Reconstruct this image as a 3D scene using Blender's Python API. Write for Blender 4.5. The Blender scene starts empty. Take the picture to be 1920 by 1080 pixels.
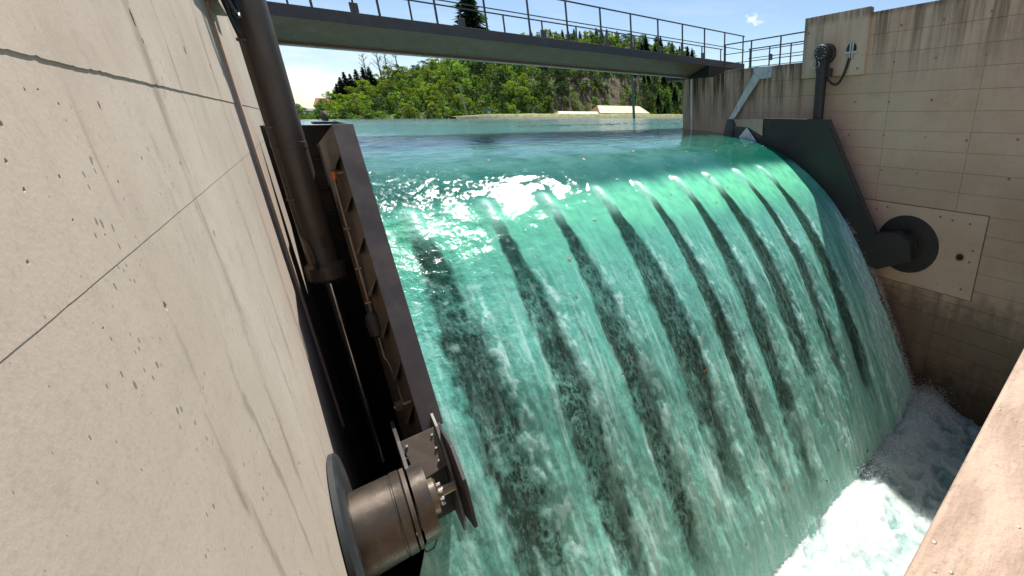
import bpy, bmesh, math, random
import numpy as np
from mathutils import Matrix, Vector

random.seed(7)
R = math.radians
scene = bpy.context.scene
C = scene.collection

# ------------------------------------------------------------------ camera
# x runs across the gate, y upstream, z up; the lens is the origin of the survey
TILT, YAW = .309, .759
fwd = Vector((math.sin(YAW) * math.cos(TILT), math.cos(YAW) * math.cos(TILT), -math.sin(TILT)))
rgt = Vector((math.cos(YAW), -math.sin(YAW), 0))
upv = rgt.cross(fwd)
cd = bpy.data.cameras.new('camera')
cam = bpy.data.objects.new('camera', cd)
C.objects.link(cam)
cam.matrix_world = Matrix(((rgt.x, upv.x, -fwd.x, 0), (rgt.y, upv.y, -fwd.y, 0), (rgt.z, upv.z, -fwd.z, 0), (0, 0, 0, 1)))
cd.sensor_width = 36
cd.lens = 36 * 761.7 / 1920
cd.shift_x = (960 - 1307.2) / 1920
cd.shift_y = (461.5 - 540) / 1920
cd.clip_start = .02
cd.clip_end = 6000
scene.camera = cam

# ------------------------------------------------------------------ sun and sky
SUN_EL, SUN_AZ = R(61), R(41)
world = bpy.data.worlds.new('World')
scene.world = world
world.use_nodes = True
wn = world.node_tree.nodes
wl = world.node_tree.links
wn.clear()
w_out = wn.new('ShaderNodeOutputWorld')
w_bg = wn.new('ShaderNodeBackground')
w_sky = wn.new('ShaderNodeTexSky')
w_sky.sky_type = 'NISHITA'
w_sky.sun_disc = False
w_sky.sun_elevation = SUN_EL
w_sky.sun_rotation = SUN_AZ
w_sky.air_density = 1.0
w_sky.dust_density = .05
w_sky.ozone_density = 1.0
w_bg.inputs['Strength'].default_value = .066
# thin fair-weather cloud, denser towards the horizon
w_tc = wn.new('ShaderNodeTexCoord')
w_map = wn.new('ShaderNodeMapping')
w_map.inputs['Scale'].default_value = (3.2, 3.2, 13)
w_map.inputs['Location'].default_value = (.35, .1, .6)
w_noise = wn.new('ShaderNodeTexNoise')
w_noise.inputs['Scale'].default_value = 1.6
w_noise.inputs['Detail'].default_value = 8
w_noise.inputs['Roughness'].default_value = .58
w_ramp = wn.new('ShaderNodeMapRange')
w_ramp.inputs['From Min'].default_value = .50
w_ramp.inputs['From Max'].default_value = .70
w_sep = wn.new('ShaderNodeSeparateXYZ')
w_el = wn.new('ShaderNodeMapRange')
w_el.inputs['From Min'].default_value = .02
w_el.inputs['From Max'].default_value = .16
w_el.inputs['To Min'].default_value = .9
w_el.inputs['To Max'].default_value = .12
w_mul = wn.new('ShaderNodeMath')
w_mul.operation = 'MULTIPLY'
w_mix = wn.new('ShaderNodeMixRGB')
w_mix.inputs['Color2'].default_value = (9.0, 9.2, 9.4, 1)
wl.new(w_tc.outputs['Generated'], w_map.inputs['Vector'])
wl.new(w_map.outputs['Vector'], w_noise.inputs['Vector'])
wl.new(w_noise.outputs['Fac'], w_ramp.inputs['Value'])
wl.new(w_tc.outputs['Generated'], w_sep.inputs['Vector'])
wl.new(w_sep.outputs['Z'], w_el.inputs['Value'])
wl.new(w_ramp.outputs['Result'], w_mul.inputs[0])
wl.new(w_el.outputs['Result'], w_mul.inputs[1])
# two separate fair-weather clouds: a small puff and a bank low over the far shore
w_fac = w_mul.outputs['Value']
for cdir, cflat, c0, c1 in (((.7565, .624, .1957), 1.8, .018, .003), ((.036, .9961, .052), 3.2, .13, .02)):
    w_sub = wn.new('ShaderNodeVectorMath')
    w_sub.operation = 'SUBTRACT'
    w_sub.inputs[1].default_value = cdir
    wl.new(w_tc.outputs['Generated'], w_sub.inputs[0])
    w_fl = wn.new('ShaderNodeVectorMath')
    w_fl.operation = 'MULTIPLY'
    w_fl.inputs[1].default_value = (1, 1, cflat)
    wl.new(w_sub.outputs[0], w_fl.inputs[0])
    w_len = wn.new('ShaderNodeVectorMath')
    w_len.operation = 'LENGTH'
    wl.new(w_fl.outputs[0], w_len.inputs[0])
    w_n2 = wn.new('ShaderNodeTexNoise')
    w_n2.inputs['Scale'].default_value = 1.1 / c0
    w_n2.inputs['Detail'].default_value = 7
    wl.new(w_fl.outputs[0], w_n2.inputs['Vector'])
    w_ad = wn.new('ShaderNodeMath')
    w_ad.operation = 'MULTIPLY_ADD'
    w_ad.inputs[1].default_value = c0 * 3.2
    wl.new(w_n2.outputs['Fac'], w_ad.inputs[0])
    wl.new(w_len.outputs['Value'], w_ad.inputs[2])
    w_r2 = wn.new('ShaderNodeMapRange')
    w_r2.interpolation_type = 'SMOOTHSTEP'
    w_r2.inputs['From Min'].default_value = c0 * 2.7
    w_r2.inputs['From Max'].default_value = c0 * 1.7
    w_r2.inputs['To Max'].default_value = .75
    wl.new(w_ad.outputs[0], w_r2.inputs['Value'])
    w_mx = wn.new('ShaderNodeMath')
    w_mx.operation = 'MAXIMUM'
    wl.new(w_fac, w_mx.inputs[0])
    wl.new(w_r2.outputs[0], w_mx.inputs[1])
    w_fac = w_mx.outputs[0]
wl.new(w_fac, w_mix.inputs['Fac'])
wl.new(w_sky.outputs['Color'], w_mix.inputs['Color1'])
wl.new(w_mix.outputs['Color'], w_bg.inputs['Color'])
wl.new(w_bg.outputs['Background'], w_out.inputs['Surface'])

sd = bpy.data.lights.new('sun', 'SUN')
sd.energy = 4.3
sd.angle = R(.53)
sd.color = (1, .95, .88)
sun = bpy.data.objects.new('sun', sd)
C.objects.link(sun)
sdir = Vector((math.sin(SUN_AZ) * math.cos(SUN_EL), math.cos(SUN_AZ) * math.cos(SUN_EL), math.sin(SUN_EL)))
sun.rotation_euler = sdir.to_track_quat('Z', 'Y').to_euler()
sun.location = sdir * 60

scene.view_settings.view_transform = 'Standard'
scene.view_settings.look = 'None'
scene.view_settings.exposure = 1.0
scene.view_settings.gamma = 1
scene.render.engine = 'CYCLES'
scene.cycles.max_bounces = 8
scene.cycles.diffuse_bounces = 4
scene.cycles.glossy_bounces = 4
scene.cycles.transparent_max_bounces = 8
scene.cycles.caustics_reflective = False
scene.cycles.caustics_refractive = False
scene.cycles.use_denoising = True


# ------------------------------------------------------------------ noise helpers
def _hash(ix, iy, seed):
    h = (ix.astype(np.int64) * 374761393 + iy.astype(np.int64) * 668265263 + seed * 974634577) & 0x7fffffff
    h = ((h ^ (h >> 13)) * 1274126177) & 0x7fffffff
    return (h ^ (h >> 16)) & 0xffff


def perlin(x, y, seed=0):
    x = np.asarray(x, float)
    y = np.asarray(y, float)
    ix, iy = np.floor(x), np.floor(y)
    fx, fy = x - ix, y - iy
    ux, uy = fx * fx * fx * (fx * (fx * 6 - 15) + 10), fy * fy * fy * (fy * (fy * 6 - 15) + 10)

    def g(dx, dy):
        a = _hash(ix + dx, iy + dy, seed) * (2 * np.pi / 65536.)
        return np.cos(a) * (fx - dx) + np.sin(a) * (fy - dy)
    a = g(0, 0) + ux * (g(1, 0) - g(0, 0))
    b = g(0, 1) + ux * (g(1, 1) - g(0, 1))
    return (a + uy * (b - a)) * 1.5


def fbm(x, y, seed=0, oct=4, gain=.5, lac=2.03):
    s, a, t = 0, 1., 0
    for o in range(oct):
        s = s + a * perlin(x, y, seed + o * 17)
        t += a
        a *= gain
        x = x * lac + 3.1
        y = y * lac + 1.7
    return s / t


def sstep(a, b, v):
    t = np.clip((v - a) / (b - a), 0, 1)
    return t * t * (3 - 2 * t)


# ------------------------------------------------------------------ material helpers
class NT:
    """small wrapper round a material's node tree"""

    def __init__(self, name):
        self.m = bpy.data.materials.new(name)
        self.m.use_nodes = True
        self.t = self.m.node_tree
        self.n = self.t.nodes
        self.bsdf = self.n['Principled BSDF']

    def add(self, kind, **kw):
        nd = self.n.new(kind)
        for k, v in kw.items():
            if k.startswith('_'):
                setattr(nd, k[1:], v)
            else:
                key = k.replace('__', ' ')
                nd.inputs[key].default_value = v
        return nd

    def link(self, a, b):
        self.t.links.new(a, b)

    def pos(self, scale=(1, 1, 1), loc=(0, 0, 0)):
        g = self.n.new('ShaderNodeNewGeometry')
        mp = self.n.new('ShaderNodeMapping')
        mp.inputs['Scale'].default_value = scale
        mp.inputs['Location'].default_value = loc
        self.link(g.outputs['Position'], mp.inputs['Vector'])
        return mp.outputs['Vector']

    def noise(self, vec, scale, detail=4, rough=.55):
        nd = self.add('ShaderNodeTexNoise', Scale=scale, Detail=detail, Roughness=rough)
        if vec is not None:
            self.link(vec, nd.inputs['Vector'])
        return nd.outputs['Fac']

    def rng(self, v, a, b, c=0., d=1., smooth=True):
        nd = self.add('ShaderNodeMapRange')
        if smooth:
            nd.interpolation_type = 'SMOOTHSTEP'
        for i, x in zip((1, 2, 3, 4), (a, b, c, d)):
            nd.inputs[i].default_value = x
        self.link(v, nd.inputs[0])
        return nd.outputs[0]

    def math(self, op, a, b=None, clamp=False):
        nd = self.n.new('ShaderNodeMath')
        nd.operation = op
        nd.use_clamp = clamp
        for i, x in enumerate((a, b)):
            if x is None:
                continue
            if isinstance(x, (int, float)):
                nd.inputs[i].default_value = x
            else:
                self.link(x, nd.inputs[i])
        return nd.outputs[0]

    def mix(self, fac, a, b, mode='MIX'):
        nd = self.n.new('ShaderNodeMixRGB')
        nd.blend_type = mode
        for i, x in zip((0, 1, 2), (fac, a, b)):
            if isinstance(x, (int, float)):
                nd.inputs[i].default_value = x
            elif isinstance(x, tuple):
                nd.inputs[i].default_value = x if len(x) == 4 else x + (1,)
            else:
                self.link(x, nd.inputs[i])
        return nd.outputs[0]

    def attr(self, name, out='Fac'):
        nd = self.n.new('ShaderNodeAttribute')
        nd.attribute_name = name
        return nd.outputs[out]

    def sep(self, vec):
        nd = self.n.new('ShaderNodeSeparateXYZ')
        self.link(vec, nd.inputs[0])
        return nd.outputs

    def bump(self, h, strength=.3, dist=.02, normal=None):
        nd = self.add('ShaderNodeBump', Strength=strength, Distance=dist)
        self.link(h, nd.inputs['Height'])
        if normal is not None:
            self.link(normal, nd.inputs['Normal'])
        return nd.outputs[0]

    def set(self, **kw):
        for k, v in kw.items():
            key = {'color': 'Base Color', 'rough': 'Roughness', 'metal': 'Metallic', 'normal': 'Normal',
                   'ior': 'IOR', 'spec': 'Specular IOR Level', 'sss': 'Subsurface Weight', 'coat': 'Coat Weight'}[k]
            s = self.bsdf.inputs[key]
            if isinstance(v, (int, float)):
                s.default_value = v
            elif isinstance(v, tuple):
                s.default_value = v if len(v) == 4 else v + (1,)
            else:
                self.link(v, s)
        return self.m


def mat_concrete(name, base, light, pit=.6, stain=0., wet=False, grain=60., pitscale=22., smear=False):
    t = NT(name)
    p = t.pos()
    big = t.noise(p, .55, 5, .6)
    mid = t.noise(p, 3.2, 6, .62)
    fine = t.noise(p, grain, 4, .6)
    col = t.mix(t.rng(big, .35, .68), base, light)
    col = t.mix(t.math('MULTIPLY', t.rng(mid, .5, .72), .35), col, tuple(c * .78 for c in base))
    col = t.mix(t.math('MULTIPLY', t.rng(fine, .48, .75), .34), col, tuple(c * .62 for c in base))
    sp_ = t.noise(p, 14., 5, .7)
    col = t.mix(t.math('MULTIPLY', t.rng(sp_, .5, .72), .3), col, tuple(c * .66 for c in base))
    oi = t.n.new('ShaderNodeObjectInfo')
    col = t.mix(t.math('MULTIPLY', oi.outputs['Random'], .16), col, tuple(c * .7 for c in base))
    # blow holes
    vo = t.add('ShaderNodeTexVoronoi', Scale=pitscale, Randomness=1.)
    warp = t.add('ShaderNodeVectorMath', _operation='ADD')
    nz = t.add('ShaderNodeTexNoise', Scale=9., Detail=2.)
    t.link(p, nz.inputs['Vector'])
    t.link(p, warp.inputs[0])
    sc = t.add('ShaderNodeVectorMath', _operation='SCALE')
    sc.inputs['Scale'].default_value = .03
    t.link(nz.outputs['Color'], sc.inputs[0])
    t.link(sc.outputs[0], warp.inputs[1])
    pel = t.add('ShaderNodeMapping', Scale=(1, 1, .6))
    t.link(warp.outputs[0], pel.inputs['Vector'])
    t.link(pel.outputs[0], vo.inputs['Vector'])
    sparse = t.rng(t.noise(p, 2.1, 3, .6), .36, .68)
    rad = t.math('MULTIPLY', t.math('MULTIPLY', sparse, .21), t.rng(t.sep(vo.outputs['Color'])[1], 0, 1, .25, 1.15))
    hole = t.math('LESS_THAN', vo.outputs['Distance'], rad)
    keep = t.math('GREATER_THAN', t.sep(vo.outputs['Color'])[0], .4)
    hole = t.math('MULTIPLY', hole, keep)
    hole = t.math('MULTIPLY', hole, pit)
    col = t.mix(hole, col, tuple(c * .3 for c in base))
    if smear:
        # rust-brown run marks hanging from the tie holes, and a dirtier lift above the pour joint
        xyz = t.sep(p)
        ys1 = t.math('ADD', xyz[1], t.math('MULTIPLY', t.math('SUBTRACT', t.noise(t.pos((1, 1, .8)), 1.3, 4), .5), .55))
        band = None
        for yy, ww in ((3.0, .11), (1.92, .07), (4.2, .13), (5.4, .16), (2.5, .05), (3.6, .05)):
            d_ = t.math('ABSOLUTE', t.math('SUBTRACT', ys1, yy))
            b_ = t.rng(d_, 0., ww, 1., 0.)
            band = b_ if band is None else t.math('MAXIMUM', band, b_)
        sm = t.math('MULTIPLY', band, t.rng(t.noise(t.pos((1, 5, .7), (2, 0, 1)), 1.6, 5, .6), .42, .66))
        col = t.mix(t.math('MULTIPLY', sm, .62), col, (.17, .125, .09))
        up_ = t.rng(t.math('ADD', xyz[2], t.math('MULTIPLY', t.math('SUBTRACT', mid, .5), .25)), .08, .2)
        col = t.mix(t.math('MULTIPLY', up_, t.rng(t.noise(t.pos(), 1.4, 5, .6), .3, .65, .0, .3)), col, (.34, .26, .195))
    if stain > 0:
        # run-off streaks: long in z, narrow in y, strongest under the copings
        ps = t.pos((.6, 2.6, .16))
        s1 = t.noise(ps, 1.5, 6, .62)
        ps2 = t.pos((1, 9, .35), (3, 1, 2))
        s2 = t.noise(ps2, 1.2, 5, .65)
        xyz = t.sep(p)
        # height below the coping: 2.72 by the lens side, 1.62 upstream of y 7.8
        top = t.rng(xyz[1], 7.6, 7.9, 2.72, 1.62)
        below = t.math('SUBTRACT', top, xyz[2])
        fade = t.rng(below, .0, 2.4, 1., 0.)
        up = t.rng(xyz[1], 6.5, 10., .55, 1.)
        amt = t.math('MULTIPLY', t.math('MULTIPLY', t.rng(s1, .42, .58), fade), up)
        amt = t.math('MULTIPLY', amt, t.rng(s2, .3, .6, .45, 1.3))
        col = t.mix(t.math('MULTIPLY', amt, stain, True), col, (.075, .05, .035))
        rim = t.rng(below, .0, .22, .6, 0.)
        col = t.mix(t.math('MULTIPLY', rim, t.rng(s2, .35, .6)), col, (.06, .045, .035))
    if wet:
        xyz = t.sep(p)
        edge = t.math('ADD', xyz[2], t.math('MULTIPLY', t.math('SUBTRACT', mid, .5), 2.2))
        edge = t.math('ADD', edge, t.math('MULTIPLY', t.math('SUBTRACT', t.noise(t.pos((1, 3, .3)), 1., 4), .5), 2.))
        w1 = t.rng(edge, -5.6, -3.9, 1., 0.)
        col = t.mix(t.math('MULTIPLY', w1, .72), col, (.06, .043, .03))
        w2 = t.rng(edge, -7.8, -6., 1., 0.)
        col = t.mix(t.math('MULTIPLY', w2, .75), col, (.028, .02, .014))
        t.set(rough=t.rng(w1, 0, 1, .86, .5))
    else:
        t.set(rough=.87)
    h = t.math('ADD', t.math('MULTIPLY', fine, .35), t.math('MULTIPLY', mid, .6))
    h = t.math('SUBTRACT', h, t.math('MULTIPLY', hole, .9))
    return t.set(color=col, normal=t.bump(h, .3, .008), spec=.3)


M = {}
M['concrete_lit'] = mat_concrete('concrete_lit', (.48, .40, .325), (.56, .48, .40), pit=.8, grain=70., pitscale=34., smear=True)
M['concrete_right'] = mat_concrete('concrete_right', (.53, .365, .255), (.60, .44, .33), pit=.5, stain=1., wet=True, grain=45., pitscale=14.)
M['concrete_plate'] = mat_concrete('concrete_plate', (.58, .415, .30), (.65, .485, .365), pit=.4, stain=.5, grain=45., pitscale=14.)
M['joint_dirt'] = mat_concrete('joint_dirt', (.16, .13, .10), (.22, .18, .145), pit=.3)
M['plug'] = mat_concrete('mortar_plug', (.24, .165, .11), (.3, .21, .14), pit=.3)
M['concrete_floor'] = mat_concrete('concrete_floor', (.12, .11, .09), (.16, .15, .12), pit=.3)


def mat_ledge():
    t = NT('concrete_ledge')
    p = t.pos()
    a = t.noise(t.pos((.9, 3.5, 3)), 2.6, 6, .65)
    b = t.noise(p, 38., 5, .65)
    col = t.mix(t.rng(a, .34, .66), (.28, .20, .148), (.42, .32, .245))
    col = t.mix(t.math('MULTIPLY', t.rng(b, .55, .75), .4), col, (.12, .08, .055))
    vo = t.add('ShaderNodeTexVoronoi', Scale=34.)
    t.link(p, vo.inputs['Vector'])
    peb = t.math('MULTIPLY', t.rng(vo.outputs['Distance'], .1, .26, 1., 0.), t.math('GREATER_THAN', t.sep(vo.outputs['Color'])[0], .86))
    col = t.mix(t.math('MULTIPLY', peb, .7), col, (.62, .54, .46))
    h = t.math('ADD', t.math('MULTIPLY', b, .7), t.math('ADD', t.math('MULTIPLY', peb, .6), a))
    return t.set(color=col, rough=.9, normal=t.bump(h, .8, .014), spec=.25)


M['ledge'] = mat_ledge()


def mat_paint(name, base, rough=.42, dirt=(.09, .065, .045), amount=.35, metal=0., scale=1.):
    t = NT(name)
    p = t.pos()
    n1 = t.noise(p, 3. * scale, 6, .65)
    n2 = t.noise(t.pos((8, 8, .7)), 1.4 * scale, 5, .6)
    n3 = t.noise(p, 90., 3, .6)
    col = t.mix(t.math('MULTIPLY', t.rng(n1, .46, .72), amount), base, dirt)
    col = t.mix(t.math('MULTIPLY', t.rng(n2, .5, .7), amount * .6), col, tuple(min(1, c * 1.9 + .01) for c in base))
    r = t.math('ADD', t.rng(n1, .3, .7, rough - .1, rough + .14), t.math('MULTIPLY', n3, .06))
    return t.set(color=col, rough=r, metal=metal, normal=t.bump(t.math('ADD', n3, n1), .12, .004))


M['steel'] = mat_paint('anthracite_paint', (.022, .019, .0195), .48, amount=.22)
M['steel_brown'] = mat_paint('bronze_grey_paint', (.092, .07, .055), .36, amount=.25)
M['drum'] = mat_paint('bronze_grey_metal', (.115, .095, .078), .3, dirt=(.06, .045, .035), amount=.5, metal=.75)
M['beam'] = mat_paint('beam_paint', (.055, .047, .048), .42, dirt=(.12, .085, .065), amount=.35)
M['steel_dark'] = mat_paint('dark_dirty_steel', (.014, .013, .012), .6)
M['steel_bridge'] = mat_paint('bridge_paint', (.055, .055, .062), .4, amount=.2)
M['girder'] = mat_paint('girder_paint', (.30, .19, .14), .5, dirt=(.40, .28, .21), amount=.5)
M['galv'] = mat_paint('galvanised_steel', (.52, .54, .55), .42, dirt=(.36, .37, .38), amount=.5, metal=.35)
M['chrome'] = mat_paint('chromed_rod', (.85, .83, .80), .14, amount=.05, metal=1.)
M['pipe'] = mat_paint('steel_pipe', (.25, .2, .15), .3, amount=.4, metal=.7)
M['rubber'] = mat_paint('black_rubber', (.012, .012, .013), .5, amount=.2)
M['orange'] = mat_paint('orange_fitting', (.55, .12, .02), .4, amount=.3)
M['white'] = mat_paint('white_tag', (.75, .75, .73), .5, amount=.1)
M['seal'] = mat_paint('blue_grey_seal', (.014, .017, .02), .7, dirt=(.07, .075, .08), amount=.4)
M['cheek'] = mat_paint('pale_grey_paint', (.16, .165, .16), .45, dirt=(.3, .3, .28), amount=.5)
M['lamp'] = mat_paint('lamp_grey', (.10, .09, .085), .45)


def mat_plain(name, col, rough=.8, var=.25, scale=4.):
    t = NT(name)
    n = t.noise(t.pos(), scale, 4, .6)
    c = t.mix(t.rng(n, .35, .65), tuple(x * (1 - var) for x in col), tuple(min(1, x * (1 + var)) for x in col))
    return t.set(color=c, rough=rough)


M['bark'] = mat_plain('bark', (.10, .075, .055))
M['bark_pale'] = mat_plain('bark_pale', (.22, .20, .17))
M['soil'] = mat_plain('bare_soil', (.16, .115, .07), scale=.35, var=.4)
def mat_hill():
    t = NT('hill_ground')
    n = t.noise(t.pos(), .8, 5, .65)
    n2 = t.noise(t.pos(), .25, 4, .6)
    gcol = t.mix(t.rng(n, .35, .65), (.03, .05, .012), (.10, .13, .022))
    scol = t.mix(t.rng(n2, .35, .65), (.075, .05, .03), (.13, .09, .055))
    scol = t.mix(t.rng(n, .55, .68), scol, (.06, .08, .02))
    return t.set(color=t.mix(t.attr('slip'), gcol, scol), rough=.9, normal=t.bump(n, .8, .5))


M['hill'] = mat_hill()
M['grass'] = mat_plain('bank_grass', (.15, .17, .035), scale=1.2, var=.45)
M['stone'] = mat_plain('bank_stone', (.07, .065, .055), scale=2., var=.5)
M['roof_pale'] = mat_plain('pale_roof', (.62, .5, .37), scale=.5, var=.1)
M['gable'] = mat_plain('timber_gable', (.28, .17, .10), scale=2.)
M['render'] = mat_plain('house_render', (.55, .45, .36))
M['tile'] = mat_plain('red_tile', (.33, .10, .06))
M['green_post'] = mat_plain('green_post', (.05, .13, .07))
M['pole'] = mat_plain('grey_pole', (.30, .29, .27))
M['blue_sign'] = mat_plain('blue_sign', (.03, .20, .55), .4)
M['red_box'] = mat_plain('red_box', (.5, .04, .03), .5)
M['hull'] = mat_plain('hull', (.4, .38, .35), .5)
M['glass'] = mat_plain('window_glass', (.03, .035, .04), .15)
M['far_wood'] = mat_plain('far_wood', (.10, .13, .10), scale=.05, var=.3)
M['twig'] = mat_plain('twig', (.45, .35, .24))
M['leaf_orange'] = mat_plain('fallen_leaf', (.42, .17, .03), .5, scale=30.)
M['leaf_brown'] = mat_plain('fallen_leaf_brown', (.16, .07, .03), .5, scale=30.)


def mat_leaf(name, col, trans):
    t = NT(name)
    n = t.noise(t.pos(), .9, 3, .6)
    oi = t.n.new('ShaderNodeObjectInfo')
    c = t.mix(t.rng(n, .35, .65), tuple(x * .62 for x in col), tuple(x * 1.35 for x in col))
    hs = t.add('ShaderNodeHueSaturation', Saturation=1.)
    t.link(t.rng(oi.outputs['Random'], 0, 1, .492, .54, False), hs.inputs['Hue'])
    t.link(t.rng(oi.outputs['Random'], 0, 1, .75, 1.3, False), hs.inputs['Value'])
    t.link(c, hs.inputs['Color'])
    tr = t.n.new('ShaderNodeBsdfTranslucent')
    ct = t.mix(1., hs.outputs[0], trans, 'MULTIPLY')
    t.link(ct, tr.inputs['Color'])
    t.set(color=hs.outputs[0], rough=.6, spec=.25)
    mx = t.n.new('ShaderNodeMixShader')
    mx.inputs[0].default_value = .5
    t.link(t.bsdf.outputs[0], mx.inputs[1])
    t.link(tr.outputs[0], mx.inputs[2])
    t.link(mx.outputs[0], t.n['Material Output'].inputs['Surface'])
    return t.m


M['leaf_bright'] = mat_leaf('leaf_bright', (.16, .22, .025), (1.9, 1.75, .9))
M['leaf_mid'] = mat_leaf('leaf_mid', (.10, .145, .024), (1.7, 1.7, .9))
M['leaf_dark'] = mat_leaf('leaf_dark', (.035, .062, .02), (1.2, 1.3, .9))
M['needle'] = mat_leaf('needle', (.045, .075, .036), (.8, 1., .8))


# ------------------------------------------------------------------ mesh helpers
class MB:
    """collects shapes for ONE mesh object"""

    def __init__(self):
        self.v, self.f = [], []

    def add(self, vs, fs):
        o = len(self.v)
        self.v += [tuple(p) for p in vs]
        self.f += [tuple(i + o for i in q) for q in fs]
        return self

    def box(self, x0, x1, y0, y1, z0, z1):
        vs = [(x, y, z) for z in (z0, z1) for y in (y0, y1) for x in (x0, x1)]
        return self.add(vs, [(0, 2, 3, 1), (4, 5, 7, 6), (0, 1, 5, 4), (2, 6, 7, 3), (0, 4, 6, 2), (1, 3, 7, 5)])

    def prism_x(self, poly, x0, x1):
        """polygon in (y, z) drawn out along x"""
        n = len(poly)
        vs = [(x0, y, z) for y, z in poly] + [(x1, y, z) for y, z in poly]
        fs = [tuple(range(n)), tuple(range(2 * n - 1, n - 1, -1))] + [(i, i + n, (i + 1) % n + n, (i + 1) % n) for i in range(n)]
        return self.add(vs, fs)

    def prism_z(self, poly, z0, z1):
        n = len(poly)
        vs = [(x, y, z0) for x, y in poly] + [(x, y, z1) for x, y in poly]
        fs = [tuple(range(n - 1, -1, -1)), tuple(range(n, 2 * n))] + [(i, (i + 1) % n, (i + 1) % n + n, i + n) for i in range(n)]
        return self.add(vs, fs)

    def slab(self, quad, n, th):
        """four corner points and a thickness along the vector n"""
        n = Vector(n).normalized() * th
        a = [Vector(q) for q in quad]
        vs = a + [q + n for q in a]
        m = len(a)
        return self.add(vs, [tuple(range(m - 1, -1, -1)), tuple(range(m, 2 * m))] + [(i, (i + 1) % m, (i + 1) % m + m, i + m) for i in range(m)])

    def tube(self, path, r, seg=10, cap=True):
        P = [Vector(p) for p in path]
        rr = r if isinstance(r, (list, tuple)) else [r] * len(P)
        t0 = (P[1] - P[0]).normalized()
        a = t0.orthogonal().normalized()
        vs = []
        for i, p in enumerate(P):
            t = (P[min(i + 1, len(P) - 1)] - P[max(i - 1, 0)]).normalized()
            a = (a - t * a.dot(t)).normalized()
            b = t.cross(a)
            for k in range(seg):
                w = 2 * math.pi * k / seg
                vs.append(p + (a * math.cos(w) + b * math.sin(w)) * rr[i])
        fs = [(i * seg + k, i * seg + (k + 1) % seg, (i + 1) * seg + (k + 1) % seg, (i + 1) * seg + k) for i in range(len(P) - 1) for k in range(seg)]
        if cap:
            fs += [tuple(range(seg - 1, -1, -1)), tuple(range((len(P) - 1) * seg, len(P) * seg))]
        return self.add(vs, fs)

    def lathe_x(self, prof, cy, cz, seg=48, a0=0., a1=2 * math.pi):
        """profile of (x, radius) turned round the x axis through (cy, cz)"""
        full = abs(a1 - a0 - 2 * math.pi) < 1e-6
        n = seg if full else seg + 1
        vs = []
        for x, r in prof:
            for k in range(n):
                w = a0 + (a1 - a0) * k / seg
                vs.append((x, cy + r * math.cos(w), cz + r * math.sin(w)))
        fs = [(i * n + k, i * n + (k + 1) % n, (i + 1) * n + (k + 1) % n, (i + 1) * n + k) for i in range(len(prof) - 1) for k in range(seg)]
        return self.add(vs, fs)

    def mesh(self, name):
        me = bpy.data.meshes.new(name)
        me.from_pydata(self.v, [], self.f)
        bm = bmesh.new()
        bm.from_mesh(me)
        bmesh.ops.recalc_face_normals(bm, faces=bm.faces)
        bm.to_mesh(me)
        bm.free()
        return me

    def build(self, name, mat, parent=None, bevel=0., smooth=False, angle=40):
        me = self.mesh(name)
        o = bpy.data.objects.new(name, me)
        C.objects.link(o)
        me.materials.append(M[mat] if isinstance(mat, str) else mat)
        if bevel:
            b = o.modifiers.new('bevel', 'BEVEL')
            b.width = bevel
            b.segments = 2
            b.limit_method = 'ANGLE'
            b.angle_limit = R(35)
        if smooth:
            for p in me.polygons:
                p.use_smooth = True
            me.set_sharp_from_angle(angle=R(angle))
        put(o, parent)
        return o


def put(o, parent):
    if parent is not None:
        o.parent = parent
        p = Vector((0, 0, 0))
        q = parent
        while q is not None:
            p += q.location
            q = q.parent
        o.location = o.location - p


def tag(o, label=None, cat=None, group=None, kind=None):
    if label:
        o['label'] = label
    if cat:
        o['category'] = cat
    if group:
        o['group'] = group
    if kind:
        o['kind'] = kind
    return o


def thing(name, loc, label, cat, group=None):
    o = bpy.data.objects.new(name, None)
    C.objects.link(o)
    o.location = loc
    o.empty_display_size = .2
    return tag(o, label, cat, group)


def grid_object(name, P, mat, attrs=None, smooth=True, kind='structure'):
    """P: array (n, m, 3) of points -> one sheet, with optional per-vertex float attributes"""
    n, m = P.shape[:2]
    me = bpy.data.meshes.new(name)
    idx = np.arange(n * m).reshape(n, m)
    q = np.stack([idx[:-1, :-1], idx[:-1, 1:], idx[1:, 1:], idx[1:, :-1]], -1).reshape(-1, 4)
    me.vertices.add(n * m)
    me.vertices.foreach_set('co', P.reshape(-1).astype(np.float32))
    me.loops.add(q.size)
    me.loops.foreach_set('vertex_index', q.reshape(-1).astype(np.int32))
    me.polygons.add(len(q))
    me.polygons.foreach_set('loop_start', np.arange(0, q.size, 4, dtype=np.int32))
    me.polygons.foreach_set('loop_total', np.full(len(q), 4, dtype=np.int32))
    me.update(calc_edges=True)
    me.validate()
    if smooth:
        me.polygons.foreach_set('use_smooth', np.ones(len(q), dtype=bool))
    for k, a in (attrs or {}).items():
        if a.ndim == 3:
            at = me.attributes.new(k, 'FLOAT_VECTOR', 'POINT')
            at.data.foreach_set('vector', a.reshape(-1).astype(np.float32))
        else:
            at = me.attributes.new(k, 'FLOAT', 'POINT')
            at.data.foreach_set('value', a.reshape(-1).astype(np.float32))
    me.materials.append(M[mat])
    o = bpy.data.objects.new(name, me)
    C.objects.link(o)
    tag(o, kind=kind)
    return o


XL, XR = -.4, 12.0          # the two wall faces
WATER = -.5                 # reservoir level
HINGE = (3.93, -3.49)       # y, z of the gate's hinge axis

# ================================================================== SETTING: ground, water, hill
# ground sheet under everything
g = MB().add([(-3000, -200, -9.6), (4000, -200, -9.6), (4000, 5500, -9.6), (-3000, 5500, -9.6)], [(0, 1, 2, 3)]).build('ground', 'soil')
tag(g, kind='structure')

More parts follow.
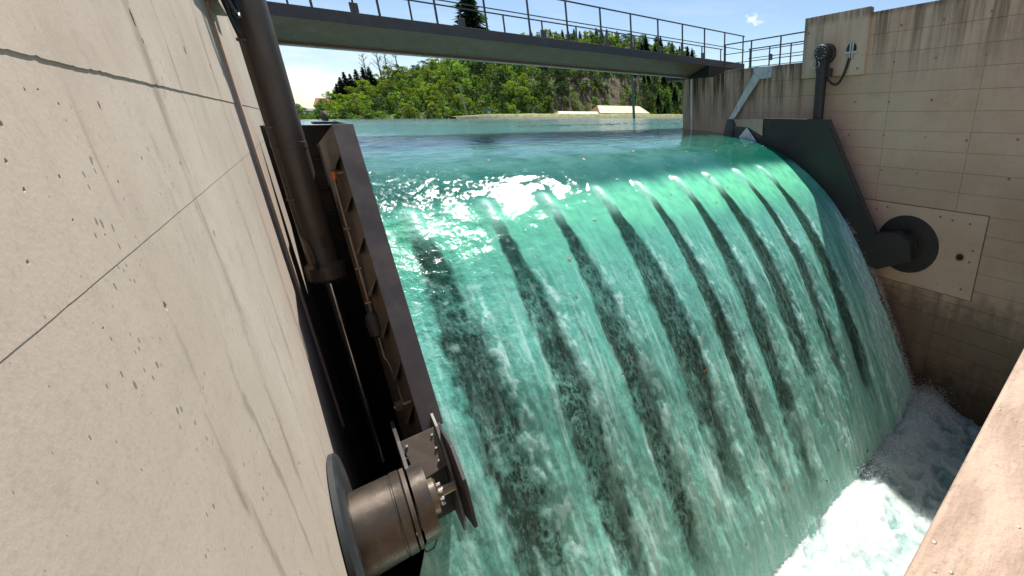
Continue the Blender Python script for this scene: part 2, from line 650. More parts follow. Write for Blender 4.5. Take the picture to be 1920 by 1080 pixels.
# land beyond the lake
land = MB().box(-3000, 4000, 152, 5500, -9, .2).build('far_land', 'far_wood')
tag(land, kind='structure')


# ---- water materials
def water_common(t, base, foam, rough_lo=.05, flow=None, bumps=()):
    pass


def mat_reservoir():
    t = NT('reservoir_water')
    n1 = t.noise(t.pos((1, 1, 1)), .55, 5, .6)
    n2 = t.noise(t.pos((1, .55, 1)), 2.6, 4, .6)
    n3 = t.noise(t.pos((.5, .22, 1)), .35, 4, .6)
    h = t.math('ADD', t.math('MULTIPLY', n1, .55), t.math('ADD', t.math('MULTIPLY', n2, .3), n3))
    col = t.mix(t.rng(n3, .35, .65), (.075, .175, .175), (.12, .22, .22))
    t.bsdf.subsurface_method = 'BURLEY'
    t.bsdf.inputs['Subsurface Radius'].default_value = (.35, 1, .85)
    t.bsdf.inputs['Subsurface Scale'].default_value = 2.4
    t.set(sss=.9)
    return t.set(color=col, rough=.12, ior=1.45, normal=t.bump(h, 1., .24))


M['reservoir'] = mat_reservoir()


def mat_fall():
    t = NT('falling_water')
    air = t.attr('air')
    dark = t.attr('dark')
    foam = t.attr('foam')
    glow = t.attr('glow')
    fl = t.attr('flow', 'Vector')
    mp = t.add('ShaderNodeMapping', Scale=(1, .28, 1))
    t.link(fl, mp.inputs['Vector'])
    n1 = t.noise(mp.outputs[0], 16., 5, .65)
    n2 = t.noise(mp.outputs[0], 42., 4, .6)
    mp2 = t.add('ShaderNodeMapping', Scale=(1, .1, 1))
    t.link(fl, mp2.inputs['Vector'])
    n3 = t.noise(mp2.outputs[0], 9., 5, .6)
    n4 = t.noise(fl, 1.4, 5, .6)
    a = t.math('ADD', air, t.math('MULTIPLY', t.math('SUBTRACT', n3, .5), t.math('MULTIPLY', air, 1.1)), True)
    sky_pale = t.math('MULTIPLY', t.attr('sky_pale'), t.rng(n4, .3, .62, .35, 1.))
    col = t.mix(sky_pale, (.004, .085, .058), (.07, .20, .18))  # pale sky reflection upstream of the crest, put into the base colour
    col = t.mix(a, col, t.mix(t.attr('lowr'), (.14, .50, .40), (.30, .76, .65)))  # lower sheet's colour brightened to offset the shade it lies in
    col = t.mix(glow, col, (.17, .66, .38))  # sunlight shining through the thin crest water, put into the colour
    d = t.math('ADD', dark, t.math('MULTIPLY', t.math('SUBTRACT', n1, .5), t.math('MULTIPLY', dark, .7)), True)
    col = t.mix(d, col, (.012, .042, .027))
    f = t.math('ADD', foam, t.math('MULTIPLY', t.math('SUBTRACT', n1, .5), t.math('MULTIPLY', foam, 1.6)), True)
    col = t.mix(f, col, (.57, .91, .83))
    mot = t.math('MULTIPLY', t.math('SUBTRACT', t.noise(mp.outputs[0], 26., 6, .7), .5), t.math('MULTIPLY', t.attr('rag'), 1.5))
    col = t.mix(t.math('MAXIMUM', mot, 0., True), col, (.45, .80, .72))
    col = t.mix(t.math('MAXIMUM', t.math('MULTIPLY', mot, -1.), 0., True), col, (.01, .09, .065))
    rough = t.math('ADD', t.math('MULTIPLY', f, .4), t.math('ADD', t.math('MULTIPLY', t.attr('rag'), .4), t.math('ADD', t.math('MULTIPLY', t.attr('sky_pale'), .05), .05)))
    h = t.math('ADD', t.math('MULTIPLY', t.noise(fl, .8, 4, .6), t.math('MULTIPLY', t.attr('sky_pale'), 2.)), t.math('MULTIPLY', n2, .02))
    h = t.math('ADD', h, t.math('MULTIPLY', t.noise(fl, 3.2, 5, .6), t.math('ADD', t.math('MULTIPLY', t.attr('sky_pale'), 1.3), t.math('MULTIPLY', t.attr('lft'), 7.))))
    h = t.math('ADD', h, t.math('MULTIPLY', t.noise(fl, 2.4, 5, .62), t.math('MULTIPLY', t.attr('upst'), 9.)))
    h = t.math('ADD', h, t.math('MULTIPLY', n1, t.math('ADD', t.math('MULTIPLY', air, .8), .05)))
    h = t.math('ADD', h, t.math('MULTIPLY', n2, t.math('ADD', t.math('MULTIPLY', air, .4), .01)))
    t.bsdf.subsurface_method = 'BURLEY'
    t.bsdf.inputs['Subsurface Radius'].default_value = (.35, 1, .85)
    t.link(t.math('ADD', t.math('MULTIPLY', t.attr('sky_pale'), 2.4), .12), t.bsdf.inputs['Subsurface Scale'])
    t.set(sss=t.math('ADD', t.math('MULTIPLY', t.attr('sky_pale'), .55), .35, True))
    return t.set(color=col, rough=rough, ior=1.42, normal=t.bump(h, .5, .022))


M['fall'] = mat_fall()


def mat_foam():
    t = NT('white_water')
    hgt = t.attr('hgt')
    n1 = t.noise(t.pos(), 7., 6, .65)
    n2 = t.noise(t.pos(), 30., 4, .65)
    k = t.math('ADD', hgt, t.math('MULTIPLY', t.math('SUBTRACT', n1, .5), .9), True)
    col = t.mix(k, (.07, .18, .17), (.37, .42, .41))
    t.bsdf.subsurface_method = 'BURLEY'
    t.bsdf.inputs['Subsurface Radius'].default_value = (1, 1, 1)
    t.bsdf.inputs['Subsurface Scale'].default_value = .6
    return t.set(color=col, sss=.9, rough=.65, spec=.3, normal=t.bump(t.math('ADD', n1, t.math('MULTIPLY', n2, .4)), .7, .06))


M['foam'] = mat_foam()

# ---- reservoir sheet
ys = np.concatenate([np.linspace(28, 34, 10), np.linspace(35, 160, 70)])
xs = np.concatenate([np.linspace(-400, -12, 30), np.linspace(-10, 90, 160), np.linspace(94, 500, 30)])
X, Y = np.meshgrid(xs, ys)
P = np.stack([X, Y, np.full_like(X, WATER - .006) + .012 * fbm(X * .4, Y * .4, 3, 3) * sstep(32, 40, Y)], -1)
grid_object('reservoir_water', P, 'reservoir')

# ---- the sheet that draws down, runs over the gate and falls
ctrl = np.array([(31, -.5), (26, -.5), (21, -.5), (17, -.5), (15, -.5), (13.5, -.51), (12, -.56), (10.8, -.65), (9.6, -.74), (8.7, -.86), (8.0, -1.07), (7.4, -1.36),
                 (6.8, -1.73), (6.2, -2.18), (5.6, -2.79), (5.0, -3.60), (4.2, -5.05), (3.35, -6.80), (2.85, -8.0), (2.6, -8.7)])


def catmull(p, k=40):
    q = np.vstack([2 * p[0] - p[1], p, 2 * p[-1] - p[-2]])
    out = []
    for i in range(1, len(q) - 2):
        t = np.linspace(0, 1, k, endpoint=False)[:, None]
        a, b, c, d = q[i - 1], q[i], q[i + 1], q[i + 2]
        out.append(.5 * (2 * b + (c - a) * t + (2 * a - 5 * b + 4 * c - d) * t ** 2 + (3 * b - a - 3 * c + d) * t ** 3))
    return np.vstack(out + [p[-1:]])


prof = catmull(ctrl)
al = np.concatenate([[0], np.cumsum(np.hypot(*np.diff(prof, axis=0).T))])
NS, NX = 760, 620
sv = np.concatenate([np.linspace(0, 14, 70, endpoint=False), np.linspace(14, 20, 100, endpoint=False), np.linspace(20, al[-1], NS - 170)])
py_ = np.interp(sv, al, prof[:, 0])
pz_ = np.interp(sv, al, prof[:, 1])
ty, tz = np.gradient(py_, sv), np.gradient(pz_, sv)
ny_, nz_ = tz, -ty
nn = np.hypot(ny_, nz_)
ny_, nz_ = ny_ / nn, nz_ / nn
s_crest = np.interp(-7.35, -prof[:, 0], al)     # where the stream breaks over the crest
uu = np.linspace(0, 1, NX)
xl = np.interp(-py_, [-31, -14., -11., -8.6, -4.9, -4.0, 0], [XL - 60, XL, XL, .50, .50, -.38, -.38])
xr = np.interp(-py_, [-31, -14., -10.9, -8.7, -5.2, -4.2, -2.6], [XR + 60, XR, XR, 11.24, 11.24, 11.36, 11.62])
low = sstep(s_crest + 1.2, al[-1], sv)
xr = xr - .0 * low
X = xl[:, None] + (xr - xl)[:, None] * uu[None, :]
S = np.repeat(sv[:, None], NX, 1)
D = S - s_crest                                   # metres past the crest
left = np.exp(-np.clip(X - .4, 0, None) / 1.6)    # rougher by the left-hand plate
past = sstep(-.1, 3.5, D)
disp = np.zeros_like(X)
# long swell and standing ripples ahead of the crest
pre = sstep(-23, -17, D) * (1 - past)
disp += pre * (.010 + .02 * left) * fbm(X * .7 + .25 * D, D * .9, 11, 4)
disp += pre * (.0015 + .003 * np.clip(1.2 - X / 8, 0, 1) + .02 * left) * fbm(X * 2.0 + .5 * D, D * 3.0, 12, 4)
disp += sstep(-2.5, -.2, D) * (1 - past) * (.004 + .025 * left) * fbm(X * 3.0, D * 5.0, 13, 4)
# body of the fall
disp += past * .05 * fbm(X * .9, D * .45, 21, 4)
disp += past * .032 * fbm(X * 3.2, D * .6, 22, 4)
disp += past * .008 * fbm(X * 9., D * 2.5, 23, 4)
disp += sstep(2., 8., D) * .022 * fbm(X * 3.5, D * 1.2, 24, 4)

spl = [.98, 2.04, 3.05, 4.15, 5.16, 6.24, 7.26, 8.37, 9.42]
dark = np.zeros_like(X)
bumpm = np.zeros_like(X)
fringe = np.zeros_like(X)
trough = np.zeros_like(X)
rag = fbm(X * 2.2, D * .9, 31, 4)
rag2 = fbm(X * 7., D * 3.2, 32, 4)
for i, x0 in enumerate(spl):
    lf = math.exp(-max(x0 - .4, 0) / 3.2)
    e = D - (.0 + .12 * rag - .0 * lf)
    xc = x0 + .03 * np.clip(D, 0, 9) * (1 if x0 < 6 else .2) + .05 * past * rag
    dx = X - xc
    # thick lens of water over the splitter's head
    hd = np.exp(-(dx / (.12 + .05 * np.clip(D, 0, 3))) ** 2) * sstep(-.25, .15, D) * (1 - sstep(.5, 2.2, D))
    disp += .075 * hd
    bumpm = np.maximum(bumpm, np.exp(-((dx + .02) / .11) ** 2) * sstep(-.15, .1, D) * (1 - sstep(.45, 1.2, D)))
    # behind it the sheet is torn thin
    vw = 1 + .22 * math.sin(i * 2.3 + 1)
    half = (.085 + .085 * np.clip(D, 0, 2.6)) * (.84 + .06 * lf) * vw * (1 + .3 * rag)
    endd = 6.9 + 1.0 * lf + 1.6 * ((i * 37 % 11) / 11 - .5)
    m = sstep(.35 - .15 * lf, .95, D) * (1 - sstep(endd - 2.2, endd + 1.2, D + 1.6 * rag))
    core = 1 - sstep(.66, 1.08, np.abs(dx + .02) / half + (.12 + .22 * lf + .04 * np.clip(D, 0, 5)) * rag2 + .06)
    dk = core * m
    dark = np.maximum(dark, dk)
    trough = np.maximum(trough, np.exp(-(dx / (half * 1.1)) ** 2) * m)
    # broken white lip on the far side of each tear
    fr = np.exp(-((dx - half * 1.05) / (.055 + .022 * np.clip(D, 0, 5))) ** 2) * sstep(1.0, 2.4, D)
    fringe = np.maximum(fringe, fr)
disp -= .06 * trough
disp += .012 * fringe
# spikes of dark breaking up further down
dark *= np.clip(1 - .9 * sstep(.1, .45, fbm(X * 6., D * 2.2, 41, 4) - .12) * sstep(1.8, 6., D) * (.5 + .6 * np.exp(-X / 4)), 0, 1)

edge_r = sstep(-.2, .22, X - 10.85 + .11 * np.clip(D - 1.2, 0, 6) + .25 * rag + .15 * rag2) * sstep(1.2, 3, D)
air = np.clip(sstep(-.45, .35, D + .2 * rag) * (.55 + .35 * sstep(0, 3, D)) + .28 * fbm(X * 1.3, D * .3, 51, 3) * past, 0, 1)
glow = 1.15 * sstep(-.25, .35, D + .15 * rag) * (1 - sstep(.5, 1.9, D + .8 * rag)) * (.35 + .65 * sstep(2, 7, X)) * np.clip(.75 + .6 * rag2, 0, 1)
st = fbm(X * 5., D * .75, 61, 5, .6)
patch = fbm(X * 1.1, D * .5, 62, 4, .55)
foam = sstep(.02, .42, st + .55 * patch - .12 + .22 * sstep(2, 9, D)) * sstep(.8, 3.5, D) * (.5 + .5 * sstep(3, 9, D) + .3 * np.exp(-(X - 2.2) ** 2 / 5) * sstep(2, 6, D))
foam = np.maximum(foam, fringe * sstep(-.1, .3, rag2 + .8 * fbm(X * 14., D * 6., 64, 3)) * .8)
foam = np.maximum(foam, bumpm * (.55 + .5 * rag2) * .8)
foam *= (1 - .85 * dark)
net = 1 - np.abs(fbm(X * 7. + 1.2 * rag, D * 2.8, 63, 4, .6)) * 1.6
net2 = 1 - np.abs(fbm(X * 15., D * 6.5, 65, 3, .6)) * 1.6
dark *= 1 - .8 * np.maximum(sstep(.70, .9, net), .7 * sstep(.78, .95, net2)) * sstep(.6, 2.4, D) * (.12 + .85 * np.exp(-X / 4)) * sstep(-.4, .2, fbm(X * 1.6, D * .8, 67, 3))
str1 = sstep(.12, .4, fbm(X * 13., D * .4, 68, 3)) * sstep(.8, 3, D)
foam = np.maximum(foam, .34 * str1 * 1.5 * (1 - .8 * dark) * sstep(-.3, .3, patch + .2))
flecks = np.maximum(sstep(.86, .99, net), .8 * sstep(.9, 1., net2)) * sstep(.9, 2.6, D) * (.34 - .24 * dark) * sstep(-.35, .25, fbm(X * 2., D * 1., 66, 3)) * (1 - .6 * dark * sstep(4, 8, X))
foam = np.maximum(foam, flecks)
# churned white at the far edge and at the foot
foam = np.maximum(foam, edge_r * np.clip(.9 + .5 * st, 0, 1))
foot = sstep(al[-1] - s_crest - 2.2, al[-1] - s_crest - .9, D + .7 * rag)
foam = np.maximum(foam, foot * .55 * np.clip(.6 + st, 0, 1))
# froth on the left above the crest
froth = left * sstep(-1.7, -.4, D) * sstep(.16, .42, fbm(X * 4., D * 4., 71, 5, .6)) * (1 - sstep(1.5, 4, D))
foam = np.maximum(foam, froth * .5)
disp += .05 * edge_r * fbm(X * 6, D * 4, 72, 4) + .008 * foam * past
disp *= sstep(0, 4, S)
disp *= np.minimum(1, .25 + 4 * np.minimum(X - xl[:, None], xr[:, None] - X))
P = np.stack([X, py_[:, None] + ny_[:, None] * disp, pz_[:, None] + nz_[:, None] * disp], -1)
rz = np.random.RandomState(3)
for k in range(1, 14):
    P[:, -k, 0] += .12 * (1 - k / 14) * sstep(2.2, 4.5, D[:, -1]) * fbm(np.full(NS, k * .15), sv * 4.5, 77, 5, .65)
sky_pale = (.35 + .65 * (1 - sstep(-1.4, -.5, D))) * (1 - sstep(-.2, .2, D)) * (1 - .85 * sstep(6.5, 10.5, X + .5 * (D + 3)) * sstep(-7.5, -6, D))  # painted sky reflection, held back on the right where the bridge mirrors
flow = np.stack([X, D, np.zeros_like(X)], -1)
fall = grid_object('overflow_water', P, 'fall', dict(air=air, dark=dark, foam=foam, glow=glow, flow=flow, rag=sstep(.3, 4., D), lowr=sstep(2.5, 8., D), upst=1 - sstep(-8., -3.2, D), sky_pale=sky_pale, lft=left * sstep(-4, -1, D) * (1 - sstep(1.5, 4, D))))


def fall_point(x, d):
    i = int(np.argmin(np.abs(sv - (s_crest + d))))
    j = int(np.argmin(np.abs(X[i] - x)))
    p = P[i, j]
    a = P[min(i + 1, NS - 1), j] - P[i - 1, j]
    return Vector(p), Vector((0, ny_[i], nz_[i]))


# ---- churning pool below the gate
xs = np.linspace(XL, XR, 680)
ys = np.linspace(-.6, 4.6, 320)
X2, Y2 = np.meshgrid(xs, ys)
wx = X2 + .35 * fbm(X2 * .9, Y2 * .9, 81, 3)
wy = Y2 + .35 * fbm(X2 * .9, Y2 * .9, 82, 3)
ws = X2 + .5 * fbm(X2 * 1.6, Y2 * 1.6, 87, 4)
wt = Y2 + .5 * fbm(X2 * 1.6, Y2 * 1.6, 88, 4)
bil = 1 - np.abs(fbm(ws * .8, wt * 1.3, 83, 6, .62)) * 2.2
fine_ = fbm(ws * 6., wt * 6., 84, 5, .65)
mound = np.exp(-((Y2 - 2.45 + .3 * fbm(X2 * 1.5, Y2 * .5, 86, 4)) / .5) ** 2)
Z2 = -8.22 + .12 * bil + (.035 + .05 * mound) * fine_ + .20 * mound + .022 * fbm(X2 * 17, Y2 * 17, 89, 3, .6)
Z2 += .22 * np.exp(-((X2 - 11.4) / .8) ** 2) * sstep(1., 3., Y2)
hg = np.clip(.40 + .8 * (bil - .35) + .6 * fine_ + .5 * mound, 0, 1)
grid_object('churning_pool', np.stack([X2, Y2, Z2], -1), 'foam', dict(hgt=hg))

# spray thrown up where the sheet lands
mb = MB()
rr = random.Random(5)
for k in range(16000):
    x = rr.uniform(.6, 11.9)
    if rr.random() < .4:
        x = rr.uniform(10.9, 11.95)
    if k % 4:
        y = 2.58 + rr.gauss(0, .26)
        z = -7.98 + abs(rr.gauss(0, .2)) + (.25 * rr.random() if x > 11 else 0)
    else:
        d_ = rr.uniform(2.4, al[-1] - s_crest - .4)
        y = float(np.interp(s_crest + d_, sv, py_)) - abs(rr.gauss(0, .05)) - .02
        z = float(np.interp(s_crest + d_, sv, pz_)) + abs(rr.gauss(0, .04))
        x = 11.3 + .22 * d_ / 9 + rr.gauss(0, .09)
    x = min(x, 11.97)
    r = rr.uniform(.003, .011)
    mb.add([(x + r, y, z), (x - r, y, z), (x, y + r, z), (x, y - r, z), (x, y, z + r), (x, y, z - r)],
           [(0, 2, 4), (2, 1, 4), (1, 3, 4), (3, 0, 4), (2, 0, 5), (1, 2, 5), (3, 1, 5), (0, 3, 5)])
sp = mb.build('spray', M['white'])
tag(sp, 'fine white spray flying at the foot of the fall', 'spray', kind='stuff')


# ---- hill across the lake
def hill_top(x):
    return np.interp(x, [-14, -2, 6, 12, 18, 28, 42, 60, 90, 130, 200], [-2.5, -1.6, 1.2, 4.6, 7.4, 11.5, 16.5, 21.5, 25.5, 24., 19.])


def hill_z(x, y):
    t = np.clip((y - 113) / 34., 0, 1)
    prof_ = np.where(t < .75, 1.15 * t / .75 * .9, 1.035 - .035 * ((t - .75) / .25)) * 1.
    return -.9 + (hill_top(x) + .9) * np.clip(prof_, 0, 1) ** .85 + .8 * fbm(x * .12, y * .12, 91, 4) * sstep(113, 122, y)


xs = np.linspace(-40, 260, 180)
ys = np.concatenate([np.linspace(108, 152, 70), np.linspace(155, 260, 20)])
X3, Y3 = np.meshgrid(xs, ys)
u3 = X3 / Y3
slip = sstep(.42, .5, u3 + .05 * fbm(X3 * .2, Y3 * .2, 93, 3)) * (1 - sstep(.70, .78, u3)) * sstep(112, 116, Y3) * (1 - sstep(123, 128, Y3 + 4 * fbm(X3 * .15, Y3 * .15, 94, 3)))
grid_object('hill', np.stack([X3, Y3, hill_z(X3, Y3)], -1), 'hill', dict(slip=slip))

# grassy dike in front of it, stone-faced at the water
dk_ = [(96, -2.), (98.5, .35), (99.2, .62), (104, .70), (107, .5), (112, -1.5)]
n = 60
xs = np.linspace(27, 210, n)
P4 = np.zeros((n, len(dk_), 3))
for i, x in enumerate(xs):
    for j, (y, z) in enumerate(dk_):
        f_ = 1 - math.exp(-(x - 26) / 5)
        P4[i, j] = (x, y + 12 * (1 - f_), min(z, z * f_ + (f_ - 1) * .2) + .05 * math.sin(x * 1.3 + j))
dike = grid_object('dike', P4, 'grass')
st_ = MB()
for i in range(n - 1):
    x0, x1 = xs[i], xs[i + 1]
    ya, yb = P4[i, 1, 1], P4[i + 1, 1, 1]
    st_.add([(x0, ya - 3.2, -1.2), (x1, yb - 3.2, -1.2), (x1, yb - .25, -.02), (x0, ya - .25, -.02)], [(0, 1, 2, 3)])
so = st_.build('stone_bank', 'stone')
tag(so, kind='structure')

# ================================================================== CONCRETE
# ---- left abutment wall, close to the lens and in full sun
lw = thing('concrete_wall', (XL, 4, -9.5), 'sunlit pale concrete wall with tie holes close on the left', 'wall', 'abutment walls')
core = MB()
core.prism_x([(-3, -9.5), (-3, 2.7), (7.8, 2.7), (7.8, 1.6), (13.2, 1.6), (13.2, -9.5)], XL - 2.2, XL - .03)
core.build('core', 'joint_dirt', lw)
nose = [(XL - .02, 13.2)] + [(XL - .62 + .6 * math.cos(a), 13.2 + .6 * math.sin(a)) for a in np.linspace(0, math.pi / 2, 10)] + [(XL - 2.2, 13.8), (XL - 2.2, 13.2)]
MB().prism_z(nose, -9.5, 1.58).build('pier_nose', 'concrete_lit', lw, smooth=True)

rows = [2.72, .13, -.36, -.85, -1.35, -1.85, -2.85, -3.85, -4.85, -6.85, -9.5]
pits = [(3.011, .39, .022, .085), (3.045, .31, .014, .035), (4.207, .39, .02, .075), (5.34, .387, .02, .07), (6.2, .385, .02, .06), (3.073, -.555, .016, .05), (1.95, -.556, .018, .034),
        (4.222, -.572, .018, .05), (5.35, -.56, .018, .05), (3.052, -1.993, .02, .045), (2.121, .03, .010, .03), (1.493, -.013, .010, .016), (1.456, -.134, .008, .012),
        (1.667, .055, .006, .010), (1.737, .058, .007, .008), (1.819, .03, .006, .010), (1.636, -.127, .007, .012), (2.335, -.137, .009, .018), (1.737, -.284, .006, .010),
        (1.34, -.252, .007, .012), (1.443, -.079, .008, .012), (2.9, -.2, .012, .03), (1.60, -.22, .006, .008), (2.0, -.18, .008, .014), (1.5, -.45, .007, .010)]
cut = MB()
rp = random.Random(11)
for (y, z, a, b) in pits:
    n = 9
    ring = [(y + a * math.cos(2 * math.pi * k / n) * rp.uniform(.7, 1.2), z + b * .55 * math.sin(2 * math.pi * k / n) * rp.uniform(.7, 1.25)) for k in range(n)]
    vs = [(XL + .01, q[0], q[1]) for q in ring] + [(XL - .022, y + (q[0] - y) * .55, z + (q[1] - z) * .55) for q in ring]
    cut.add(vs, [tuple(range(n)), tuple(range(2 * n - 1, n - 1, -1))] + [(i, i + n, (i + 1) % n + n, (i + 1) % n) for i in range(n)])
cutter = cut.build('tie_hole_cutter', 'concrete_lit')


def jag_row(z0, z1, y0, y1, back, rough0, seed):
    """one cast strip of the wall with chipped edges: bottom z0, top z1"""
    ys_ = np.concatenate([np.arange(y0, min(y1, 6), .02), np.arange(max(y0, 6), y1, .1), [y1]])
    za = z0 + rough0 * fbm(ys_ * 5, ys_ * 0, seed, 5, .6) + rough0 * .8 * sstep(.2, .5, fbm(ys_ * 22, ys_ * 0, seed + 5, 3))
    zb = np.full_like(ys_, z1)
    XF = XL - back
    n = len(ys_)
    b = .0008
    rings = [(XL - .05, za), (XF - b, za), (XF, za + b), (XF, zb - b), (XF - b, zb), (XL - .05, zb)]
    vs = [(x, y, z) for x, zz in rings for y, z in zip(ys_, zz)]
    fs = [(r * n + i, r * n + i + 1, (r + 1) % 6 * n + i + 1, (r + 1) % 6 * n + i) for r in range(6) for i in range(n - 1)]
    fs += [tuple(r * n for r in range(6)), tuple(r * n + n - 1 for r in range(5, -1, -1))]
    return MB().add(vs, fs)


spans = []
for i in range(len(rows) - 1):
    z1, z0 = rows[i], rows[i + 1]
    rough = .007 if i == 0 else (.0022 if i < 3 else .001)
    back = (0, .0045, .0062, .0070, .0076, .0082, .0088, .0094, .010, .0106)[i]
    if i == 0:
        spans += [(z0, 2.72, -3, 7.8, back, rough), (z0, 1.62, 7.803, 13.2, back, rough)]
    else:
        spans.append((z0, z1 + .03, -3, 13.2, back, rough))
for k, (z0, z1, y0, y1, back, rough) in enumerate(spans):
    o = jag_row(z0, z1, y0, y1, back, rough, 100 + k * 20).build('panel', 'concrete_lit', lw)
    if k in (0, 2, 3, 6):
        md = o.modifiers.new('holes', 'BOOLEAN')
        md.object = cutter
        md.operation = 'DIFFERENCE'
        md.solver = 'EXACT'
        md.use_self = True
dg = bpy.context.evaluated_depsgraph_get()
for o in list(lw.children):
    if o.modifiers:
        me = bpy.data.meshes.new_from_object(o.evaluated_get(dg))
        o.modifiers.clear()
        if len(me.polygons) > 100:
            o.data = me
bpy.data.objects.remove(cutter)
# raised strip over the expansion joint, and the cast block that carries the cylinder head
MB().box(XL - .01, XL + .018, 6.86, 6.97, -4.2, 1.13).build('joint_cover_strip', 'concrete_plate', lw, bevel=.008)
MB().box(XL - .01, XL + .09, 5.78, 7.78, 1.13, 2.83).build('head_block', 'concrete_lit', lw, bevel=.012)

# ---- right abutment wall, in shade
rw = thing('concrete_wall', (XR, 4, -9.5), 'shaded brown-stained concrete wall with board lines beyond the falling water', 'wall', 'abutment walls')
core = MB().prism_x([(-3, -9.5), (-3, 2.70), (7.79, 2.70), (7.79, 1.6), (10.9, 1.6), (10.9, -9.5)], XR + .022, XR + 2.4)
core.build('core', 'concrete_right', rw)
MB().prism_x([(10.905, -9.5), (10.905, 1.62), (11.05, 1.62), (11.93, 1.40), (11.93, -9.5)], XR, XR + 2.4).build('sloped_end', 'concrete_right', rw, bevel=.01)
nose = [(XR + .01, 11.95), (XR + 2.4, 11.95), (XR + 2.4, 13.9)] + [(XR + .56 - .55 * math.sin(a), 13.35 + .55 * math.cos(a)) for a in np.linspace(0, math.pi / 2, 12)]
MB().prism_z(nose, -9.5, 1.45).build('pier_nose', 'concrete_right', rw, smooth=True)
zs = [.13 + .5 * k for k in range(-19, 6)]
yc = [-3, -1.34, .77, 2.88, 4.99, 7.10, 9.21, 10.9]
cache = {}
for iz in range(len(zs) - 1):
    for iy in range(len(yc) - 1):
        y0, y1, z0, z1 = yc[iy], yc[iy + 1], zs[iz], zs[iz + 1]
        tops = [(y0, y1)]
        if y0 < 7.8 < y1:
            tops = [(y0, 7.8), (7.803, y1)]
        for (a, b) in tops:
            top = 2.72 if b <= 7.81 else 1.62
            zz1 = min(z1, top)
            if zz1 - z0 < .05:
                continue
            w, h = round(b - a - .006, 4), round(zz1 - z0 - (.006 if zz1 == z1 else 0), 4)
            if (w, h) not in cache:
                m_ = MB()
                e = .004
                vs = [(.02, 0, 0), (.02, w, 0), (.02, w, h), (.02, 0, h), (e, 0, 0), (e, w, 0), (e, w, h), (e, 0, h), (0, e, e), (0, w - e, e), (0, w - e, h - e), (0, e, h - e)]
                fs = [(0, 1, 2, 3)] + [(i, (i + 1) % 4, (i + 1) % 4 + 4, i + 4) for i in range(4)] + [(i + 4, (i + 1) % 4 + 4, (i + 1) % 4 + 8, i + 8) for i in range(4)] + [(8, 9, 10, 11)]
                m_.add(vs, fs)
                me = m_.mesh('panel')
                me.materials.append(M['concrete_right'])
                cache[(w, h)] = me
            o = bpy.data.objects.new('panel', cache[(w, h)])
            C.objects.link(o)
            o.location = (XR + .0015 * rp.uniform(-1, 1), a + .002, z0 + .002)
            put(o, rw)
# tie holes filled with mortar plugs
plug = MB().lathe_x([(-.004, .001), (-.005, .026), (-.003, .034), (.01, .036)], 0, 0, 10).mesh('tie_plug')
plug.materials.append(M['plug'])
for y in (.82, 2.92, 4.94, 6.0, 3.95, 1.9):
    for z in (2.3, 1.35, .40, -.55, -1.45):
        if 5.6 < y and z > 1:
            continue
        if rp.random() < .22:
            continue
        o = bpy.data.objects.new('tie_plug', plug)
        C.objects.link(o)
        s = rp.uniform(.6, 1.1)
        o.scale = (1, s, s)
        o.location = (XR, y + rp.uniform(-.06, .06), z + rp.uniform(-.05, .05))
        put(o, rw)
# block with the upper trunnion and the flush plate with the hinge flange
hblock = MB().box(XR - .10, XR + .1, 5.75, 7.78, 1.13, 2.83).build('head_block', 'concrete_plate', rw, bevel=.012)
MB().box(XR - .005, XR + .01, 2.115, 5.315, -4.675, -2.345).build('plate_joint', 'joint_dirt', rw)
bplate = MB().box(XR - .02, XR + .01, 2.14, 5.29, -4.65, -2.37).build('bearing_plate', 'concrete_plate', rw, bevel=.004)
for (y, z) in ((2.5, -2.62), (3.2, -2.55), (4.6, -2.5), (2.32, -3.3), (2.34, -3.62), (2.4, -4.4), (4.9, -2.6), (2.9, -2.6)):
    o = bpy.data.objects.new('tie_plug', plug)
    C.objects.link(o)
    o.location = (XR - .02, y, z)
    o.scale = (.8, .9, .9)
    put(o, bplate)
for (y, z) in ((5.95, 1.3), (6.85, 1.27), (7.62, 2.4)):
    o = bpy.data.objects.new('tie_plug', plug)
    C.objects.link(o)
    o.location = (XR - .10, y, z)
    put(o, hblock)
# guide rails let into the pier
MB().box(XR - .02, XR + .03, 12.93, 13.03, -9, 1.44).build('guide_rail', 'galv', rw, bevel=.004)

# ---- cross wall under the lens
cw = MB().box(XL + .002, XR - .002, -2.6, .184, -9.5, -1.2).build('cross_wall', 'ledge', None, bevel=.018)
tag(cw, 'sunlit rough concrete wall top in the lower right corner', 'wall')

# ================================================================== FLAP GATE
gate = thing('flap_gate', (5.8, HINGE[0], -9.4), 'dark steel overflow gate with tall side arms under the falling water', 'gate')
MB().prism_x([(8.55, -1.45), (7.4, -1.62), (6.6, -2.3), (5.9, -3.3), (5.5, -9.4), (8.55, -9.4)], .5, 11.2).build('gate_body', 'steel_dark', gate)
arm = [(8.65, -.06), (6.41, -.08), (4.60, -3.18), (3.95, -3.05), (3.62, -3.22), (3.52, -3.72), (4.36, -4.18), (4.75, -4.18), (5.6, -3.7), (8.65, -2.4)]
MB().prism_x(arm, 11.26, 11.30).build('arm_plate', 'steel', gate, bevel=.006)
MB().prism_x(arm, .435, .465).build('arm_plate', 'steel', gate, bevel=.006)
# edge flanges of the arms
for x0, x1 in ((.30, .495), (11.305, 11.5)):
    a_, b_ = Vector((0, 6.375, -.08)), Vector((0, 4.56, -3.2))
    dn = (b_ - a_).normalized()
    back = Vector((0, -dn.z, dn.y))
    if back.y < 0:
        back = -back
    MB().slab([(x0, a_.y, a_.z), (x1, a_.y, a_.z), (x1, b_.y, b_.z), (x0, b_.y, b_.z)], back, .03).build('edge_flange', 'beam', gate, bevel=.004)
